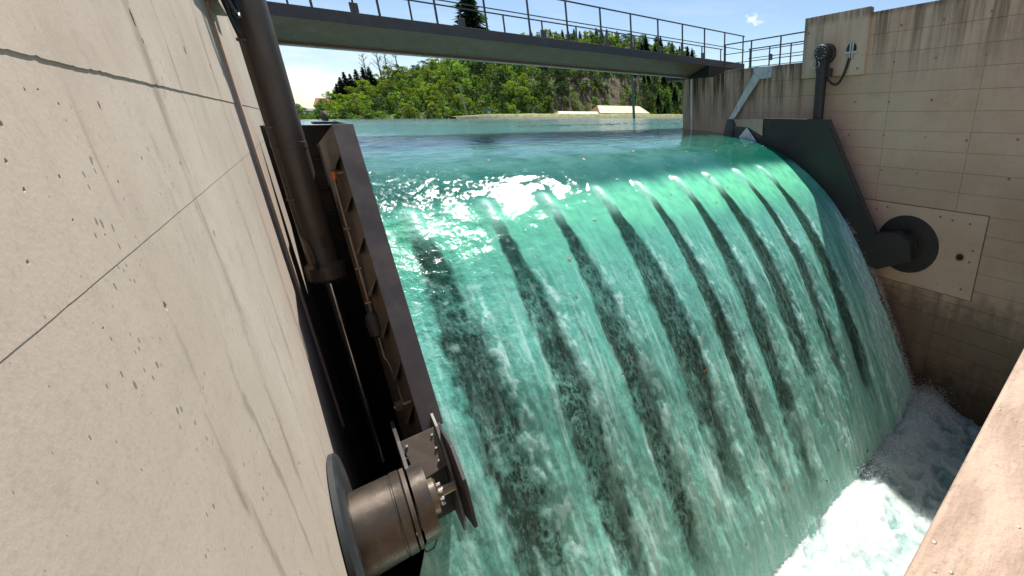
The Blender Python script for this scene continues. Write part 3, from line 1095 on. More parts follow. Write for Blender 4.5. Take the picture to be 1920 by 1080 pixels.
# slanting inner plate, ribs and conduit on the left arm
sl = [(.315, 6.47, -.09), (.16, 7.25, -.34), (.16, 5.45, -4.1), (.315, 4.82, -3.4)]
MB().slab(sl, (.9, .25, 0), .012).build('inner_plate', 'steel_brown', gate)
MB().slab([(.15, 7.24, -.34), (.165, 7.3, -.34), (.165, 5.5, -4.1), (.15, 5.44, -4.1)], (-.3, -1, 0), .012).build('rim', 'steel', gate)
for k in range(7):
    t = .10 + k * .135
    a_ = Vector((.30, 6.47 + (4.82 - 6.47) * t, -.09 + (-3.4 + .09) * t))
    b_ = Vector((.16, 7.25 + (5.45 - 7.25) * t, -.34 + (-4.1 + .34) * t))
    c_ = a_.lerp(b_, .15) + Vector((-.06, -.05, -.14))
    MB().slab([a_, a_.lerp(b_, .75), c_], (0, .3, 1), .012).build('rib', 'steel_brown', gate)
# closing plate beyond the arm with its stiffeners
MB().box(-.36, .43, 8.45, 8.48, -9, -.12).build('seal_plate', 'steel_dark', gate)
for k in range(10):
    z = -.62 - k * .42
    MB().box(-.30, .40, 8.36, 8.449, z, z + .02).build('stiffener', 'steel', gate)
# lifting eyes on top
for y in (8.42, 7.9):
    mb = MB()
    pts = [(.33, y + .10 * math.cos(a), -.06 + .10 * math.sin(a) + .02) for a in np.linspace(-.2, math.pi + .2, 12)]
    mb.tube(pts, .022, 8)
    mb.build('lifting_eye', 'steel', gate, smooth=True)
MB().box(.18, .43, 7.7, 8.6, -.10, -.07).build('top_cover', 'steel', gate)
# conduit with fittings and a round junction box
con = [Vector((.30, 6.35, -.62)), Vector((.22, 6.42, -.64)), Vector((.205, 6.42, -.72)), Vector((.20, 6.35, -1.1)), Vector((.20, 5.94, -2.25))]
cond = MB().tube(con, .016, 8).build('conduit', 'pipe', gate, smooth=True)
MB().tube([(.215, 6.40, -.62), (.205, 6.40, -.70)], .026, 10).build('conduit_fitting', 'orange', cond, smooth=True)
for t in (.15, .55, .9):
    p = con[3].lerp(con[4], t)
    MB().box(p.x - .04, p.x + .02, p.y - .03, p.y + .03, p.z - .012, p.z + .012).build('conduit_clamp', 'pipe', cond)
MB().tube([(.2, 5.92, -2.24), (.2, 5.90, -2.28), (.2, 5.86, -2.40), (.2, 5.82, -2.52), (.2, 5.81, -2.55)], [.03, .075, .085, .075, .03], 14).build('junction_box', 'steel', gate, smooth=True)
MB().tube([(.2, 5.81, -2.55), (.2, 5.74, -2.8), (.22, 5.7, -2.84), (.25, 5.5, -3.0), (.24, 5.35, -3.3)], .014, 8).build('conduit', 'pipe', gate, smooth=True)
MB().box(.15, .22, 5.0, 5.09, -3.12, -3.05).build('limit_switch', 'steel_brown', gate, bevel=.004)
MB().tube([(.14, 5.04, -3.085), (.3, 5.04, -3.085)], .02, 8).build('switch_arm', 'pipe', gate, smooth=True)

# hub of the left arm round the hinge
hy, hz = HINGE
MB().lathe_x([(.075, .30), (.075, .36), (.19, .36), (.19, .30)], hy, hz, 48, R(10), R(275)).build('hub_ring', 'drum', gate, smooth=True)
MB().prism_x([(hy + .12, hz + .34), (hy + .50, hz + .40), (hy + .95, hz + .36), (hy + .62, hz - .55), (hy + .20, hz - .50)], .07, .10).build('hub_web', 'steel', gate, bevel=.004)
cover = MB().slab([(.10, 4.50, -3.16), (.402, 4.48, -3.14), (.402, 4.19, -3.44), (.15, 4.17, -3.47)], (0, -.7, .7), .02).build('hub_cover', 'steel_brown', gate, bevel=.004)
cheek = MB().prism_x([(4.80, -3.05), (4.42, -3.10), (4.12, -3.42), (3.90, -3.95), (4.06, -4.24), (4.45, -4.30), (4.85, -4.0)], .405, .43).build('hub_cheek', 'cheek', gate, bevel=.004)
bush = MB().lathe_x([(.1, .05), (.1, .17), (.24, .17), (.26, .14), (.26, .05), (.404, .05)], hy, hz, 32).build('bearing_bush', 'pipe', gate, smooth=True)
for a in range(5):
    w = R(95 + a * 38)
    MB().tube([(.26, hy + .11 * math.cos(w), hz + .11 * math.sin(w)), (.29, hy + .11 * math.cos(w), hz + .11 * math.sin(w))], .016, 6).build('bolt', 'galv', bush)
for q in ((.36, 4.43, -3.19), (.36, 4.33, -3.29), (.35, 4.24, -3.38), (.14, 4.44, -3.20)):
    MB().tube([(q[0], q[1] - .012, q[2] + .014), (q[0], q[1] - .022, q[2] + .024)], .011, 6).build('bolt', 'galv', cover)
for q in ((4.1, -3.6), (3.99, -3.92), (4.12, -4.14)):
    MB().tube([(.43, q[0], q[1]), (.445, q[0], q[1])], .014, 6).build('bolt', 'galv', cheek)
MB().box(.1, .4, hy + .42, hy + .75, hz - .7, hz + .22).build('hub_block', 'steel_dark', gate)
# hub of the right arm
MB().prism_x([(4.62, -3.18), (3.97, -3.03), (3.62, -3.20), (3.52, -3.72), (4.36, -4.18), (4.62, -4.1)], 11.305, 11.62).build('hub_cheek', 'steel', gate, bevel=.012)
hubr = MB().lathe_x([(11.5, .05), (11.5, .27), (11.9, .27), (11.9, .05)], hy, hz, 40).build('hub_ring', 'steel', gate, smooth=True)
for a in range(10):
    w = 2 * math.pi * a / 10
    MB().tube([(11.485, hy + .2 * math.cos(w), hz + .2 * math.sin(w)), (11.51, hy + .2 * math.cos(w), hz + .2 * math.sin(w))], .018, 6).build('bolt', 'steel_brown', hubr)

# guide plates that funnel the stream to the right arm
gp = thing('guide_plate', (XR - .3, 9.8, -1.5), 'bent dark and bare steel guide plates at the waterline by the right pier', 'plate')
MB().slab([(11.96, 10.95, -.10), (11.72, 10.42, -.10), (11.66, 10.42, -1.3), (11.90, 11.3, -1.3)], (1, -.3, 0), .02).build('leading_plate', 'steel', gp, bevel=.003)
MB().slab([(11.72, 10.41, -.10), (11.29, 8.70, -.08), (11.29, 8.70, -1.4), (11.70, 10.41, -1.4)], (1, -.2, 0), .02).build('side_plate', 'steel', gp, bevel=.003)
MB().slab([(11.70, 10.36, -.10), (11.28, 8.72, -.08), (11.28, 8.72, -.62), (11.48, 9.5, -.36), (11.66, 10.2, -.34)], (-1, .2, 0), .006).build('bare_strip', 'concrete_plate', gp)
MB().slab([(11.62, 10.30, -.95), (11.47, 9.55, -.37), (11.25, 8.75, -.98)], (-1, .2, 0), .012).build('deflector', 'galv', gp)
# bent galvanised arm that holds them
ha = thing('support_arm', (XR - .06, 9.8, .4), 'bent galvanised steel arm bolted to the right pier above the waterline', 'bracket')
mplate = MB().prism_x([(8.95, 1.60), (9.75, 1.635), (9.72, 1.32), (9.50, 1.22), (8.97, 1.24)], XR - .075, XR - .005).build('mounting_plate', 'galv', ha, bevel=.004)
MB().slab([(XR - .06, 9.70, 1.42), (XR - .06, 9.42, 1.24), (XR - .10, 10.52, -.10), (XR - .10, 10.78, -.10)], (-1, 0, 0), .05).build('strut', 'galv', ha, bevel=.004)
for q in ((9.1, 1.45), (9.35, 1.36)):
    MB().tube([(XR - .075, q[0], q[1]), (XR - .095, q[0], q[1])], .025, 6).build('bolt', 'galv', mplate)

# ================================================================== HINGE BEARINGS ON THE WALLS
drum = thing('hinge_drum', (XL, hy, hz), 'bronze grey steel bearing drum with round flange on the sunlit wall', 'bearing')
MB().lathe_x([(XL, .001), (XL, .75), (XL + .035, .75), (XL + .05, .72), (XL + .05, .50), (XL + .05, .001)], hy, hz, 72).build('wall_flange', 'seal', drum, smooth=True, angle=30)
MB().lathe_x([(XL + .05, .40), (XL + .06, .372), (XL + .33, .372), (XL + .335, .366), (XL + .345, .366), (XL + .35, .376), (XL + .41, .376), (XL + .42, .36), (XL + .42, .2), (XL + .42, .001)], hy, hz, 72).build('drum_body', 'drum', drum, smooth=True, angle=30)
MB().lathe_x([(XL + .425, .33), (XL + .425, .37), (XL + .455, .37), (XL + .455, .33)], hy, hz, 64).build('seal_ring', 'steel_brown', drum, smooth=True, angle=30)
MB().tube([(.03, hy - .14, hz - .35), (.06, hy - .16, hz - .43), (.12, hy - .12, hz - .47), (.17, hy - .05, hz - .44), (.2, hy + .02, hz - .38)], .006, 6).build('grease_line', 'rubber', drum, smooth=True)

fl = thing('hinge_flange', (XR, hy, hz), 'large dark round hinge flange set in the shaded right wall', 'bearing')
disc = MB().lathe_x([(XR - .021, .84), (XR - .05, .82), (XR - .05, .46), (XR - .03, .45), (XR - .03, .001)], hy, hz, 72).build('wall_flange', 'steel', fl, smooth=True, angle=30)
MB().lathe_x([(XR + .09, .30), (XR - .16, .30), (XR - .16, .001)], hy, hz, 48).build('stub_axle', 'steel_brown', fl, smooth=True, angle=30)
for a in range(18):
    w = 2 * math.pi * a / 18
    MB().tube([(XR - .05, hy + .72 * math.cos(w), hz + .72 * math.sin(w)), (XR - .075, hy + .72 * math.cos(w), hz + .72 * math.sin(w))], .022, 6).build('bolt', 'steel', disc)
pi_ = thing('drain_pipe', (XR, 2.57, -3.53), 'short black drain pipe poking from the plate right of the hinge flange', 'pipe')
MB().lathe_x([(XR - .09, .06), (XR - .09, .085), (XR - .0, .085)], 2.57, -3.53, 20).build('pipe_wall', 'steel', pi_, smooth=True, angle=30)
MB().lathe_x([(XR - .024, .001), (XR - .024, .062)], 2.57, -3.53, 20).build('pipe_bore', 'rubber', pi_)

# ================================================================== HYDRAULIC CYLINDERS
cl = thing('hydraulic_cylinder', (-.1, 6.95, -5.2), 'big bronze grey hydraulic cylinder with bright rod beside the sunlit wall', 'cylinder', 'gate cylinders')
cx, cy = -.10, 6.95


def ring_z(prof, cx, cy, seg=48):
    mb = MB()
    vs = [(cx + r * math.cos(2 * math.pi * k / seg), cy + r * math.sin(2 * math.pi * k / seg), z) for z, r in prof for k in range(seg)]
    fs = [(i * seg + k, i * seg + (k + 1) % seg, (i + 1) * seg + (k + 1) % seg, (i + 1) * seg + k) for i in range(len(prof) - 1) for k in range(seg)]
    return mb.add(vs, fs)


ring_z([(2.2, .001), (2.2, .155), (-.28, .155), (-.285, .158), (-.36, .158), (-.365, .155), (-1.86, .155), (-1.86, .001)], cx, cy).build('barrel', 'steel_brown', cl, smooth=True, angle=30)
gland = ring_z([(-1.80, .158), (-1.84, .20), (-2.0, .205), (-2.02, .19), (-2.02, .001)], cx, cy).build('gland_flange', 'steel_brown', cl, smooth=True, angle=30)
for k in range(16):
    w = 2 * math.pi * k / 16
    MB().tube([(cx + .178 * math.cos(w), cy + .178 * math.sin(w), -2.015), (cx + .178 * math.cos(w), cy + .178 * math.sin(w), -2.05)], .014, 6).build('bolt', 'steel', gland)
ring_z([(-2.0, .055), (-5.2, .055)], cx, cy, 32).build('rod', 'chrome', cl, smooth=True)
ring_z([(-5.1, .1), (-5.35, .1), (-5.35, .001)], cx, cy, 24).build('rod_eye', 'steel', cl, smooth=True)
# feed pipe with clamps
fx, fy = cx - .135, cy - .125
pipe = [(fx, fy, 1.35), (fx, fy, -1.2), (fx + .005, fy - .01, -1.38), (fx + .045, fy - .045, -1.52), (fx + .055, fy - .055, -1.62), (fx + .055, fy - .055, -1.80)]
feed = MB().tube(pipe, .014, 10).build('feed_pipe', 'steel_brown', cl, smooth=True)
for z in (.78, -.12, -.95):
    MB().box(fx - .03, fx + .045, fy - .018, fy + .05, z - .014, z + .014).build('pipe_clamp', 'steel_brown', feed, bevel=.003)
MB().tube([(fx + .055, fy - .055, -1.76), (fx + .055, fy - .055, -1.84)], .026, 8).build('pipe_fitting', 'steel', feed, smooth=True)
MB().box(cx + .03, cx + .06, cy - .175, cy - .15, -1.58, -1.44).build('bleed_block', 'steel', cl, bevel=.005)
MB().slab([(cx + .07, cy - .145, 1.34), (cx + .12, cy - .112, 1.34), (cx + .12, cy - .112, 1.20), (cx + .07, cy - .145, 1.20)], (.4, -1, 0), .003).build('tag_plate', 'white', cl)
MB().box(fx - .02, fx + .09, fy - .05, fy + .03, 1.06, 1.22).build('valve_block', 'steel', cl, bevel=.006)
# hoses looping from the wall to the valve block
for k, (dx, dz) in enumerate(((0, 0), (.03, .05), (-.02, -.05))):
    a_, b_ = Vector((XL + .09, 6.1 + .12 * k, 1.75 + dz)), Vector((fx + .02 + dx, fy - .03, 1.16 + dz))
    pts = []
    for i in range(16):
        t = i / 15
        p = a_.lerp(b_, t)
        p.z -= (.55 + .1 * k) * math.sin(math.pi * t) * (1 - .35 * t)
        p.x += .05 * math.sin(math.pi * t)
        pts.append(p)
    MB().tube(pts, .016, 8).build('hose', 'rubber', cl, smooth=True)

cr = thing('hydraulic_cylinder', (11.68, 6.92, -2.5), 'dark upright hydraulic cylinder hung from the round head on the shaded wall', 'cylinder', 'gate cylinders')
cx, cy = 11.66, 6.92
ring_z([(1.38, .001), (1.38, .175), (1.22, .175), (1.215, .158), (-1.2, .158), (-1.2, .001)], cx, cy).build('barrel', 'steel', cr, smooth=True, angle=30)
ring_z([(-1.2, .055), (-2.6, .055)], cx, cy, 24).build('rod', 'chrome', cr, smooth=True)
clevis = MB().lathe_x([(11.50, .001), (11.50, .20), (11.52, .22), (11.80, .22), (11.80, .001)], cy, 1.76, 48).build('clevis_head', 'steel', cr, smooth=True, angle=30)
MB().box(11.53, 11.79, cy - .16, cy + .16, 1.30, 1.70).build('clevis_neck', 'steel', cr, bevel=.02)
for a in range(10):
    w = 2 * math.pi * a / 10
    MB().tube([(11.485, cy + .15 * math.cos(w), 1.76 + .15 * math.sin(w)), (11.505, cy + .15 * math.cos(w), 1.76 + .15 * math.sin(w))], .016, 6).build('bolt', 'galv', clevis)
MB().lathe_x([(11.8, .26), (11.83, .28), (11.905, .28)], cy, 1.76, 48).build('trunnion_flange', 'steel', cr, smooth=True, angle=30)
MB().lathe_x([(11.8, .001), (11.8, .26), (11.905, .26)], cy, 1.76, 48).build('trunnion_pin', 'steel_brown', cr, smooth=True, angle=30)
MB().box(cx - .03, cx + .1, cy - .30, cy - .15, 1.12, 1.34).build('valve_block', 'steel', cr, bevel=.008)
MB().tube([(cx + .02, cy - .20, 1.12), (cx + .02, cy - .20, .98)], .03, 8).build('valve_fitting', 'steel', cr, smooth=True)
for k in range(2):
    a_ = Vector((XR - .12, 6.2 - .05 * k, 1.78))
    b_ = Vector((cx + .02, cy - .22, 1.05 - .06 * k))
    pts = []
    for i in range(18):
        t = i / 17
        p = Vector((a_.x + (b_.x - a_.x) * t, a_.y + (b_.y - a_.y) * t, a_.z + (b_.z - a_.z) * t))
        p.z -= .50 * math.sin(math.pi * t ** .8)
        pts.append(p)
    MB().tube(pts, .018, 8).build('hose', 'rubber', cr, smooth=True)
wr = [(11.52, cy + .16 + .14 * math.sin(a) , 1.46 + .10 * math.cos(a)) for a in np.linspace(.3, 5.6, 20)]
MB().tube(wr, .008, 6).build('cable', 'white', cr, smooth=True)

port = thing('hose_port', (XR - .10, 6.18, 1.83), 'dark round hose opening with two silver couplings beside the cylinder head', 'opening')
MB().lathe_x([(XR - .104, .17), (XR - .115, .16), (XR - .104, .15)], 6.18, 1.83, 28).build('rim', 'concrete_plate', port, smooth=True)
MB().lathe_x([(XR - .103, .001), (XR - .103, .152)], 6.18, 1.83, 28).build('bore', 'rubber', port)
MB().box(XR - .14, XR - .10, 6.0, 6.40, 1.70, 1.76).build('port_clamp', 'galv', port, bevel=.006)
for y in (6.20, 6.13):
    MB().tube([(XR - .13, y, 1.99), (XR - .15, y, 1.72), (XR - .14, y, 1.58)], .024, 8).build('coupling', 'galv', port, smooth=True)

# ================================================================== BRIDGE
br = thing('footbridge', (6, 12, 1.45), 'dark grey steel girder bridge spanning above the reservoir', 'bridge')
BY = 12.0
MB().box(-3, 14.1, BY, BY + .06, 1.86, 2.09).build('fascia', 'steel_bridge', br, bevel=.004)
MB().box(-3, 14.1, BY + .062, BY + 2.9, 1.90, 2.05).build('deck', 'steel_bridge', br)
MB().prism_x([(BY + 1.30, 1.50), (BY + 1.30, 1.898), (BY + 1.24, 1.898), (BY + 1.24, 1.50)], -3, 12.6).build('girder_web', 'girder', br)
MB().add([(x, y, z) for x in (-3, 12.6) for y, z in ((BY + .07, 1.885), (BY + 1.235, 1.53))], [(0, 1, 3, 2)]).build('sloped_soffit', 'girder', br)
MB().box(-3, 12.55, BY + 1.20, BY + 1.36, 1.478, 1.498).build('bottom_flange', 'galv', br, bevel=.003)
MB().box(-3, 12.55, BY + 2.2, BY + 2.5, 1.66, 1.895).build('far_girder', 'girder', br)


MB().box(12.02, 14.3, BY + .02, BY + 2.6, 1.452, 1.859).build('end_block', 'steel_dark', br)


def railing(name, pts, posts_t, h, label, group, boxes=(), rails=(1., .55)):
    a, b = Vector(pts[0]), Vector(pts[1])
    t = thing(name, tuple(a), label, 'railing', group)
    d = (b - a).normalized()
    for k, u in enumerate(posts_t):
        p = a + d * u
        post = MB().box(p.x - .02, p.x + .02, p.y - .02, p.y + .02, p.z, p.z + h * rails[0] - .021).build('post', 'steel_bridge', t)
        if k in boxes:
            MB().box(p.x - .09, p.x + .09, p.y - .09, p.y - .021, p.z + .52, p.z + .74).build('rail_lamp', 'lamp', post, bevel=.008)
    n = Vector((-d.y, d.x, 0)) * .018
    for r in rails:
        z = Vector((0, 0, h * r))
        e = Vector((0, 0, .036 if r == rails[0] else .022))
        A, B = a + z - d * .03, b + z + d * .03
        MB().add([A - n - e / 2, A + n - e / 2, A + n + e / 2, A - n + e / 2, B - n - e / 2, B + n - e / 2, B + n + e / 2, B - n + e / 2],
                 [(0, 1, 2, 3), (7, 6, 5, 4), (0, 4, 5, 1), (1, 5, 6, 2), (2, 6, 7, 3), (3, 7, 4, 0)]).build('rail', 'steel_bridge', t)
    return t


step = 1.105
pt = [14.0 - step * k for k in range(15)]
railing('bridge_railing', ((-2.5, BY + .03, 2.092), (14.05, BY + .03, 2.092)), [u + 2.5 for u in pt[::-1]], 1.02, 'dark steel railing along the near edge of the bridge', 'railings', (), (1., .5))
pt2 = [15.6 - 1.26 * k for k in range(15)]
railing('bridge_railing', ((-2.5, BY + 2.8, 2.056), (15.7, BY + 2.8, 2.056)), [u + 2.5 for u in pt2[::-1]], 1.02, 'dark steel railing along the far edge of the bridge with lamp boxes', 'railings', (3, 5, 7, 9, 11, 13), (1., .5))
railing('walkway_railing', ((12.75, 11.9, 1.62), (12.75, 7.9, 1.62)), [.05, 1.35, 2.65, 3.95], 1.02, 'near dark railing along the walkway atop the right wall', 'railings', (), (1., .66, .33))
railing('walkway_railing', ((14.25, 11.9, 1.62), (14.25, 7.9, 1.62)), [.05, 1.05, 2.05, 3.05, 3.95], 1.02, 'far dark railing on the walkway atop the right wall', 'railings', (1, 3), (1., .66, .33))

# ================================================================== TREES
def leaf_cloud(nleaf, lobes, size, seed, flat=.75):
    """a crown: leaf-sized quads spread over many uneven clumps"""
    r = np.random.RandomState(seed)
    lob = np.array(lobes)
    k = r.randint(0, len(lob), nleaf)
    d = r.normal(size=(nleaf, 3))
    d /= np.linalg.norm(d, axis=1)[:, None]
    rad = lob[k, 3] * (.55 + .5 * r.rand(nleaf) ** .6)
    c = lob[k, :3] + d * rad[:, None] * np.array([1, 1, flat])
    # leaf frames, roughly facing out
    nrm = d + .7 * r.normal(size=(nleaf, 3))
    nrm /= np.linalg.norm(nrm, axis=1)[:, None]
    a = np.cross(nrm, r.normal(size=(nleaf, 3)))
    a /= np.linalg.norm(a, axis=1)[:, None]
    b = np.cross(nrm, a)
    s = size * (.6 + .8 * r.rand(nleaf))[:, None]
    V = np.stack([c + a * s, c + b * s * .6, c - a * s, c - b * s * .6], 1).reshape(-1, 3)
    F = np.arange(nleaf * 4).reshape(-1, 4)
    me = bpy.data.meshes.new('crown')
    me.from_pydata(V.tolist(), [], F.tolist())
    return me


def make_broadleaf(seed, mat, h=6.):
    r = random.Random(seed)
    lobes = []
    for k in range(30):
        z = r.uniform(.06, .95)
        w = .46 * math.sin(math.pi * min(1, z * .75 + .22)) ** .7
        a = r.uniform(0, 6.28)
        q = w * math.sqrt(r.random())
        lobes.append((q * math.cos(a) * h, q * math.sin(a) * h, z * h, r.uniform(.07, .15) * h))
    me = leaf_cloud(3200, lobes, .021 * h, seed)
    me.materials.append(M[mat])
    tr = MB().tube([(0, 0, -.6), (.05, 0, h * .3), (0, .08, h * .6), (.1, 0, h * .85)], [.035 * h, .025 * h, .014 * h, .004 * h], 7)
    for k in range(6):
        z = h * r.uniform(.2, .6)
        a = r.uniform(0, 6.28)
        tr.tube([(0, 0, z), (math.cos(a) * h * .14, math.sin(a) * h * .14, z + h * .1), (math.cos(a) * h * .28, math.sin(a) * h * .28, z + h * .25)], [.012 * h, .008 * h, .003 * h], 5)
    t = tr.mesh('trunk')
    t.materials.append(M['bark'])
    return t, me


def make_conifer(seed, h=9.):
    r = np.random.RandomState(seed)
    V, F = [], []
    n = 0
    tiers = 26
    for i in range(tiers):
        f = i / (tiers - 1)
        z = h * (.10 + .88 * f)
        L = h * .20 * (1 - f) ** .8 + .12
        m = int(13 - 7 * f)
        for k in range(m):
            a = 2 * np.pi * (k + r.rand()) / m
            l = L * r.uniform(.65, 1.15)
            dz = -l * r.uniform(.15, .45)
            for j in range(7):
                t = (j + r.rand()) / 7
                c = np.array([np.cos(a) * l * t, np.sin(a) * l * t, z + dz * t + r.normal() * .06])
                s = (.05 + .03 * r.rand()) * h * (.5 + .6 * (1 - f))
                u = np.array([np.cos(a), np.sin(a), -.4]) * s * .8
                w = np.array([-np.sin(a), np.cos(a), r.normal() * .5]) * s * .42
                V += [c + u, c + w, c - u * .6, c - w]
                F.append((n, n + 1, n + 2, n + 3))
                n += 4
    me = bpy.data.meshes.new('crown')
    me.from_pydata([tuple(v) for v in V], [], F)
    me.materials.append(M['needle'])
    t = MB().tube([(0, 0, -.6), (0, 0, h * .5), (0, 0, h * .99)], [.02 * h, .012 * h, .003 * h], 6).mesh('trunk')
    t.materials.append(M['bark'])
    return t, me


def make_bare(seed, h=7.):
    r = random.Random(seed)
    tr = MB().tube([(0, 0, -.6), (.1, 0, h * .5), (0, .1, h)], [.022 * h, .014 * h, .004 * h], 6)
    tw = MB()
    for k in range(22):
        z = h * r.uniform(.3, .95)
        a = r.uniform(0, 6.28)
        l = h * r.uniform(.10, .26) * (1.25 - z / h)
        e = (math.cos(a) * l, math.sin(a) * l, z + l * r.uniform(.5, 1.1))
        tw.tube([(0, 0, z), (e[0] * .5, e[1] * .5, z + (e[2] - z) * .4), e], [.007 * h, .005 * h, .002 * h], 4)
        for j in range(4):
            t = r.uniform(.4, 1)
            p = Vector((e[0] * t, e[1] * t, z + (e[2] - z) * t))
            q = p + Vector((r.gauss(0, 1), r.gauss(0, 1), abs(r.gauss(0, 1)))) * h * .045
            tw.tube([p, q], [.003 * h, .0012 * h], 3)
    t = tr.mesh('trunk')
    t.materials.append(M['bark_pale'])
    c = tw.mesh('crown')
    c.materials.append(M['bark_pale'])
    return t, c


kinds = {
    'bright': [make_broadleaf(s, 'leaf_bright') for s in (1, 2, 3, 4)],
    'mid': [make_broadleaf(s, 'leaf_mid') for s in (11, 12, 13)],
    'dark': [make_broadleaf(s, 'leaf_dark') for s in (21, 22, 23)],
    'conifer': [make_conifer(s) for s in (31, 32, 33)],
    'bare': [make_bare(s) for s in (41, 42, 43)],
}
lab = {
    'bright': ('broadleaf_tree', 'yellow-green leafy tree'),
    'mid': ('broadleaf_tree', 'mid green leafy tree'),
    'dark': ('broadleaf_tree', 'deep green shady tree'),
    'conifer': ('conifer_tree', 'dark slender conifer'),
    'bare': ('bare_tree', 'bare grey skyline tree'),
}


def tree(kind, x, y, s, z=None, label=None, sz=1.):
    t, c = kinds[kind][random.randrange(len(kinds[kind]))]
    if z is None:
        z = float(hill_z(np.array([x]), np.array([y]))[0])
    if label is None:
        u_ = x / y
        side = 'left shoulder' if u_ < .14 else ('middle' if u_ < .36 else ('bare-soil side' if u_ < .66 else 'right end'))
        level = 'at the waterline' if y < 118 else ('halfway up' if y < 132 else 'near the top')
        label = '%s %s on the %s of the far hill' % (lab[kind][1], level, side)
    o = thing(lab[kind][0], (x, y, z), label, 'tree', 'wood on the far hill')
    o.scale = (s * 1.35, s * 1.35, s * sz) if kind == 'conifer' else (s, s, s * sz)
    o.rotation_euler = (0, 0, random.uniform(0, 6.28))
    for me, nm in ((t, 'trunk'), (c, 'crown')):
        p = bpy.data.objects.new(nm, me)
        C.objects.link(p)
        p.parent = o
    return o


placed = []
tries = 0
while len(placed) < 295 and tries < 30000:
    tries += 1
    y = random.uniform(113.5, 143)
    x = random.uniform(-4, .93 * y)
    top = float(hill_top(x))
    if top < 1 and y > 121:
        continue
    # the slip of bare soil on the right-hand slope
    u = x / y
    if .46 < u < .74 and 115.5 < y < 124 and random.random() < .7:
        continue
    mind = 2.1 if y < 124 else 2.6
    if any((x - a) ** 2 + (y - b) ** 2 < mind ** 2 for a, b in placed):
        continue
    placed.append((x, y))
    rnd = random.random()
    if u > .72:
        kind = 'conifer' if rnd < .45 else ('dark' if rnd < .85 else 'mid')
    elif u > .42:
        kind = 'dark' if rnd < .45 else ('mid' if rnd < .75 else 'bright')
    elif .28 < u < .36:
        kind = 'dark' if rnd < .6 else 'mid'
    else:
        kind = 'bright' if rnd < .62 else ('mid' if rnd < .86 else 'dark')
    s = random.uniform(.38, .74) * (.75 if (y < 117 or top < 1) else 1)
    if kind == 'conifer':
        s *= .95
    tree(kind, x, y, s)
# bushes and saplings that fill the slope between the trees
nl = 90000
rb3 = np.random.RandomState(77)
by = 113.2 + 32 * rb3.rand(nl * 2)
bx = rb3.rand(nl * 2) * .95 * by - 5
cl_ = fbm(bx * .35, by * .35, 96, 4, .6)
uq = bx / by
ok = (cl_ > -.22 + .35 * ((uq > .46) & (uq < .74) & (by < 125)))
ok &= ~((hill_top(bx) < 1) & (by > 120))
bx, by, cl_ = bx[ok][:nl], by[ok][:nl], cl_[ok][:nl]
nl = len(bx)
bz = hill_z(bx, by) + np.clip(1.1 + 2.6 * cl_, .25, 2.6) * rb3.rand(nl) ** .6
cc = np.stack([bx, by, bz], 1)
nr = rb3.normal(size=(nl, 3)) + np.array([0, -.4, .5])
nr /= np.linalg.norm(nr, axis=1)[:, None]
aa = np.cross(nr, rb3.normal(size=(nl, 3)))
aa /= np.linalg.norm(aa, axis=1)[:, None]
bb = np.cross(nr, aa)
sz_ = (.14 + .14 * rb3.rand(nl))[:, None]
VV = np.stack([cc + aa * sz_, cc + bb * sz_ * .6, cc - aa * sz_, cc - bb * sz_ * .6], 1)
grn = bpy.data.meshes.new('undergrowth')
grn.vertices.add(nl * 4)
grn.vertices.foreach_set('co', VV.reshape(-1).astype(np.float32))
grn.loops.add(nl * 4)
grn.loops.foreach_set('vertex_index', np.arange(nl * 4, dtype=np.int32))
grn.polygons.add(nl)
grn.polygons.foreach_set('loop_start', np.arange(0, nl * 4, 4, dtype=np.int32))
grn.polygons.foreach_set('loop_total', np.full(nl, 4, dtype=np.int32))
grn.update(calc_edges=True)
grn.materials.append(M['leaf_mid'])
go = bpy.data.objects.new('undergrowth', grn)
C.objects.link(go)
tag(go, 'dense green bushes covering the slope of the far hill', 'undergrowth', kind='stuff')
# skyline: conifers at the hill's left tip, bare trees above, spruces and a round crown on the right
for x, y, s in ((8.9, 132, .6), (9.9, 133, .7), (10.9, 134, .75), (12.0, 134, .65), (13.4, 135, .7), (14.8, 135, .7), (16.2, 136, .65)):
    tree('conifer', x, y, s, label='dark conifer in the cluster at the left tip of the hill')
for x, y, s in ((15.6, 136, 1.3), (18.6, 137, 1.35), (20.2, 137, 1.3), (22.6, 138, 1.35)):
    tree('bare', x, y, s)
for u in np.linspace(.43, .66, 16):
    y = 146 + random.uniform(-2, 2)
    tree('conifer', u * y, y, random.uniform(.45, .65))
for u, s in ((.70, 1.25), (.745, 1.35), (.79, 1.2), (.84, 1.15), (.89, 1.0), (.93, .9)):
    y = 147
    tree('mid', u * y, y, s * .85, label='broad round leafy tree on the ridge seen through the bridge railing')
tree('conifer', .306 * 148, 148, 2.5, label='tallest lone conifer rising above the bridge railing')

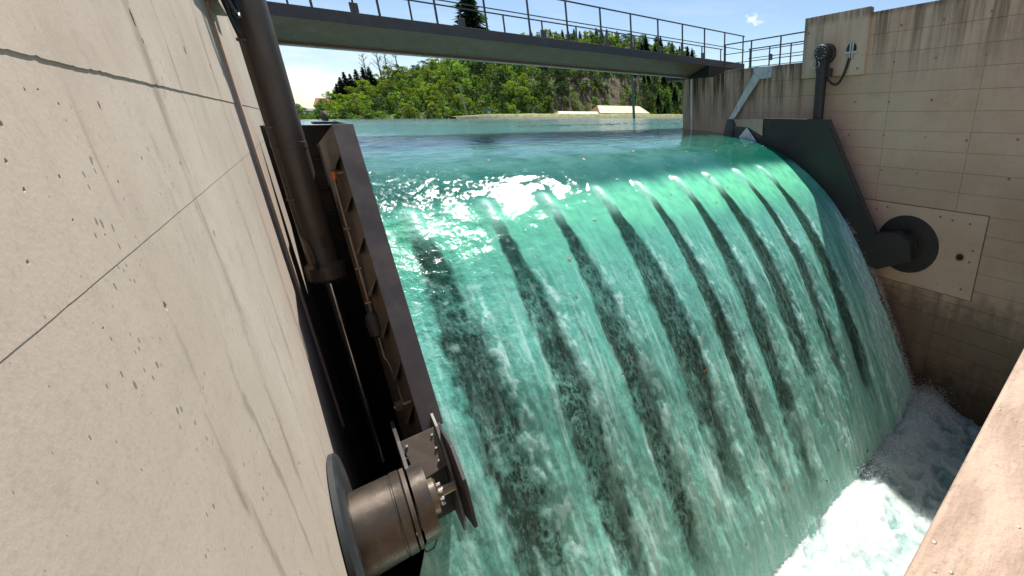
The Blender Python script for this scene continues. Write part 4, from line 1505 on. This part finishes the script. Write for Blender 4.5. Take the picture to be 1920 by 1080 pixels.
# ================================================================== FAR SHORE THINGS
def gable_shed(x0, x1, y0, y1, z0, ze, zr, name, label):
    t = thing(name, ((x0 + x1) / 2, y0, z0), label, 'shed', 'sheds behind the dike')
    ym = (y0 + y1) / 2
    ins = .08 * (x1 - x0)
    MB().box(x0 + .2, x1 - .2, y0 + .2, y1 - .2, z0 - 1.5, ze).build('wall', 'gable', t)
    MB().slab([(x0, y0, ze), (x1, y0, ze), (x1 - ins, ym, zr), (x0 + ins, ym, zr)], (0, -1, 1), .08).build('roof', 'roof_pale', t)
    MB().slab([(x0, y1, ze), (x0 + ins, ym, zr), (x1 - ins, ym, zr), (x1, y1, ze)], (0, 1, 1), .08).build('roof', 'roof_pale', t)
    MB().slab([(x1, y0, ze), (x1, y1, ze), (x1 - ins, ym, zr)], (1, 0, 1), .06).build('gable_end', 'gable', t)
    MB().slab([(x0, y0, ze), (x0, y1, ze), (x0 + ins, ym, zr)], (-1, 0, 1), .06).build('gable_end', 'gable', t)
    return t


gable_shed(62.5, 80, 105.4, 112.4, -.5, .85, 2.95, 'shed', 'pale-roofed low shed behind the dike near the green post')
gable_shed(50, 64, 105.2, 109.2, -.5, .45, 1.25, 'shed', 'lower pale roof left of the larger shed behind the dike')

gpst = thing('mast', (66.3, 94.5, -2), 'slim green mast standing in the lake before the pale shed', 'mast')
MB().tube([(66.3, 94.5, -2.5), (66.3, 94.5, 10)], .34, 12).build('shaft', 'green_post', gpst, smooth=True)
MB().tube([(66.3, 94.5, 10), (66.3, 94.5, 17.4)], .2, 10).build('upper_shaft', 'steel_bridge', gpst, smooth=True)
MB().tube([(64.4, 94.5, 16.4), (66.3, 94.5, 16.9), (68.2, 94.5, 17.3)], .09, 6).build('cross_arm', 'steel_bridge', gpst)

up = thing('utility_pole', (30.5, 112.5, -1), 'leaning pale wooden pole at the foot of the wooded hill', 'pole')
MB().tube([(30.6, 112.5, -1.5), (29.9, 112.5, 7.2)], [.16, .11], 8).build('shaft', 'pole', up, smooth=True)
MB().box(29.4, 30.5, 112.4, 112.55, 6.4, 6.55).build('cross_arm', 'pole', up)

sg = thing('sign', (34.2, 108.5, -.9), 'small blue and white sign on a post at the shore', 'sign')
MB().tube([(34.2, 108.5, -1.5), (34.2, 108.5, 1.2)], .06, 6).build('post', 'pole', sg)
MB().box(33.75, 34.65, 108.42, 108.46, .75, 1.5).build('panel', 'blue_sign', sg)
MB().box(33.95, 34.45, 108.40, 108.419, .85, 1.1).build('lower_panel', 'white', sg)
rb_ = thing('life_ring_box', (34.9, 108.3, -.6), 'small red box beside the blue sign on the shore', 'box')
MB().box(34.7, 35.1, 108.1, 108.5, -.8, .15).build('case', 'red_box', rb_, bevel=.03)
MB().box(34.65, 35.15, 108.05, 108.55, .152, .22).build('lid', 'red_box', rb_, bevel=.02)
lp = thing('lamp_post', (44.5, 110, -.4), 'bent pale lamp post on the grassy dike', 'lamp')
MB().tube([(44.2, 108, -.6), (44.8, 108, 1.6), (45.3, 108, 2.3), (46., 108, 2.5)], .07, 6).build('shaft', 'pole', lp, smooth=True)
MB().box(45.9, 46.5, 107.9, 108.1, 2.44, 2.56).build('lamp_head', 'pole', lp)
bt = thing('rowing_boat', (37.8, 106.2, -.5), 'small grey boat moored at the end of the dike', 'boat')
MB().prism_z([(36.6, 106.2), (37.2, 105.7), (38.8, 105.7), (39.1, 106.2), (38.8, 106.7), (37.2, 106.7)], -.62, -.1).build('hull', 'hull', bt, bevel=.05)
MB().box(37.5, 38.4, 105.9, 106.5, -.098, .25).build('canopy', 'steel_bridge', bt, bevel=.05)

hs = thing('house', (6.9, 150, .5), 'red-roofed house in the distance left of the wooded hill', 'house')
MB().box(5.0, 9.0, 150, 155, -.5, 2.6).build('wall', 'render', hs)
MB().slab([(4.6, 149.6, 2.5), (9.4, 149.6, 2.5), (8.6, 152.5, 4.6), (5.4, 152.5, 4.6)], (0, -1, 1), .12).build('roof', 'tile', hs)
MB().slab([(4.6, 155.4, 2.5), (5.4, 152.5, 4.6), (8.6, 152.5, 4.6), (9.4, 155.4, 2.5)], (0, 1, 1), .12).build('roof', 'tile', hs)
for xx in (5.6, 6.6, 7.6, 8.4):
    MB().box(xx - .2, xx + .2, 149.94, 149.998, 1.2, 2.0).build('window', 'glass', hs)
fb = thing('far_bridge', (2, 148, -.4), 'low grey road bridge in the far distance behind the cylinder', 'bridge')
MB().box(-14, 4.6, 148, 149, .9, 1.35).build('deck', 'hull', fb)
for xx in (-6, -1, 3):
    MB().box(xx - .3, xx + .3, 148.1, 148.9, -1.5, .898).build('pillar', 'hull', fb)

# far ridge of wooded country
xs = np.linspace(-900, 1500, 160)
P5 = np.zeros((160, 3, 3))
for i, x in enumerate(xs):
    h = 14 + 9 * float(fbm(np.array([x * .006]), np.array([.3]), 95, 4)[0])
    P5[i] = [(x, 1100, -2), (x, 1160, h), (x, 1400, h * .8)]
grid_object('distant_ridge', P5, 'far_wood')

# ================================================================== SMALL THINGS ON THE WATER
lf = bpy.data.meshes.new('leaf')
lf.from_pydata([(-.5, 0, 0), (-.2, .26, .05), (.25, .2, .08), (.55, 0, .02), (.25, -.2, .06), (-.2, -.26, .03)], [], [(0, 1, 5), (1, 2, 4, 5), (2, 3, 4)])
lf.materials.append(M['leaf_orange'])
lf2 = lf.copy()
lf2.materials.clear()
lf2.materials.append(M['leaf_brown'])
rl = random.Random(9)
spots = [(rl.uniform(2.5, 11.0), rl.uniform(-2.5, 8.5) if k > 12 else rl.uniform(-1.5, 1.2)) for k in range(46)]
for k, (x, d) in enumerate(spots):
    p, nrm = fall_point(x, d)
    o = bpy.data.objects.new('fallen_leaf', lf if k % 3 else lf2)
    C.objects.link(o)
    o.location = p + nrm * .012
    q = Vector((nrm.x, nrm.y, nrm.z)).to_track_quat('Z', 'Y')
    o.rotation_euler = (q @ Matrix.Rotation(rl.uniform(0, 6.28), 3, 'Z').to_quaternion()).to_euler()
    s = rl.uniform(.05, .11)
    o.scale = (s, s * .8, s)
    tag(o, 'small orange-brown fallen leaf carried on the green water', 'leaf', 'leaves on the water')
# a raft of twigs and straw held against the slack water by the pier
mb = MB()
for k in range(110):
    t = rl.random()
    x = 8.5 + 13 * rl.random()
    y = 20.5 + .16 * x + rl.gauss(0, .55) + 3 * (rl.random() ** 3)
    a = rl.gauss(0, .6)
    l = rl.uniform(.05, .3)
    mb.tube([(x - l * math.cos(a), y - l * math.sin(a), WATER + .02), (x + l * math.cos(a), y + l * math.sin(a), WATER + .026)], rl.uniform(.006, .016), 4)
tag(mb.build('driftwood', 'twig'), 'line of floating twigs and straw on the slack reservoir water', 'driftwood', kind='stuff')
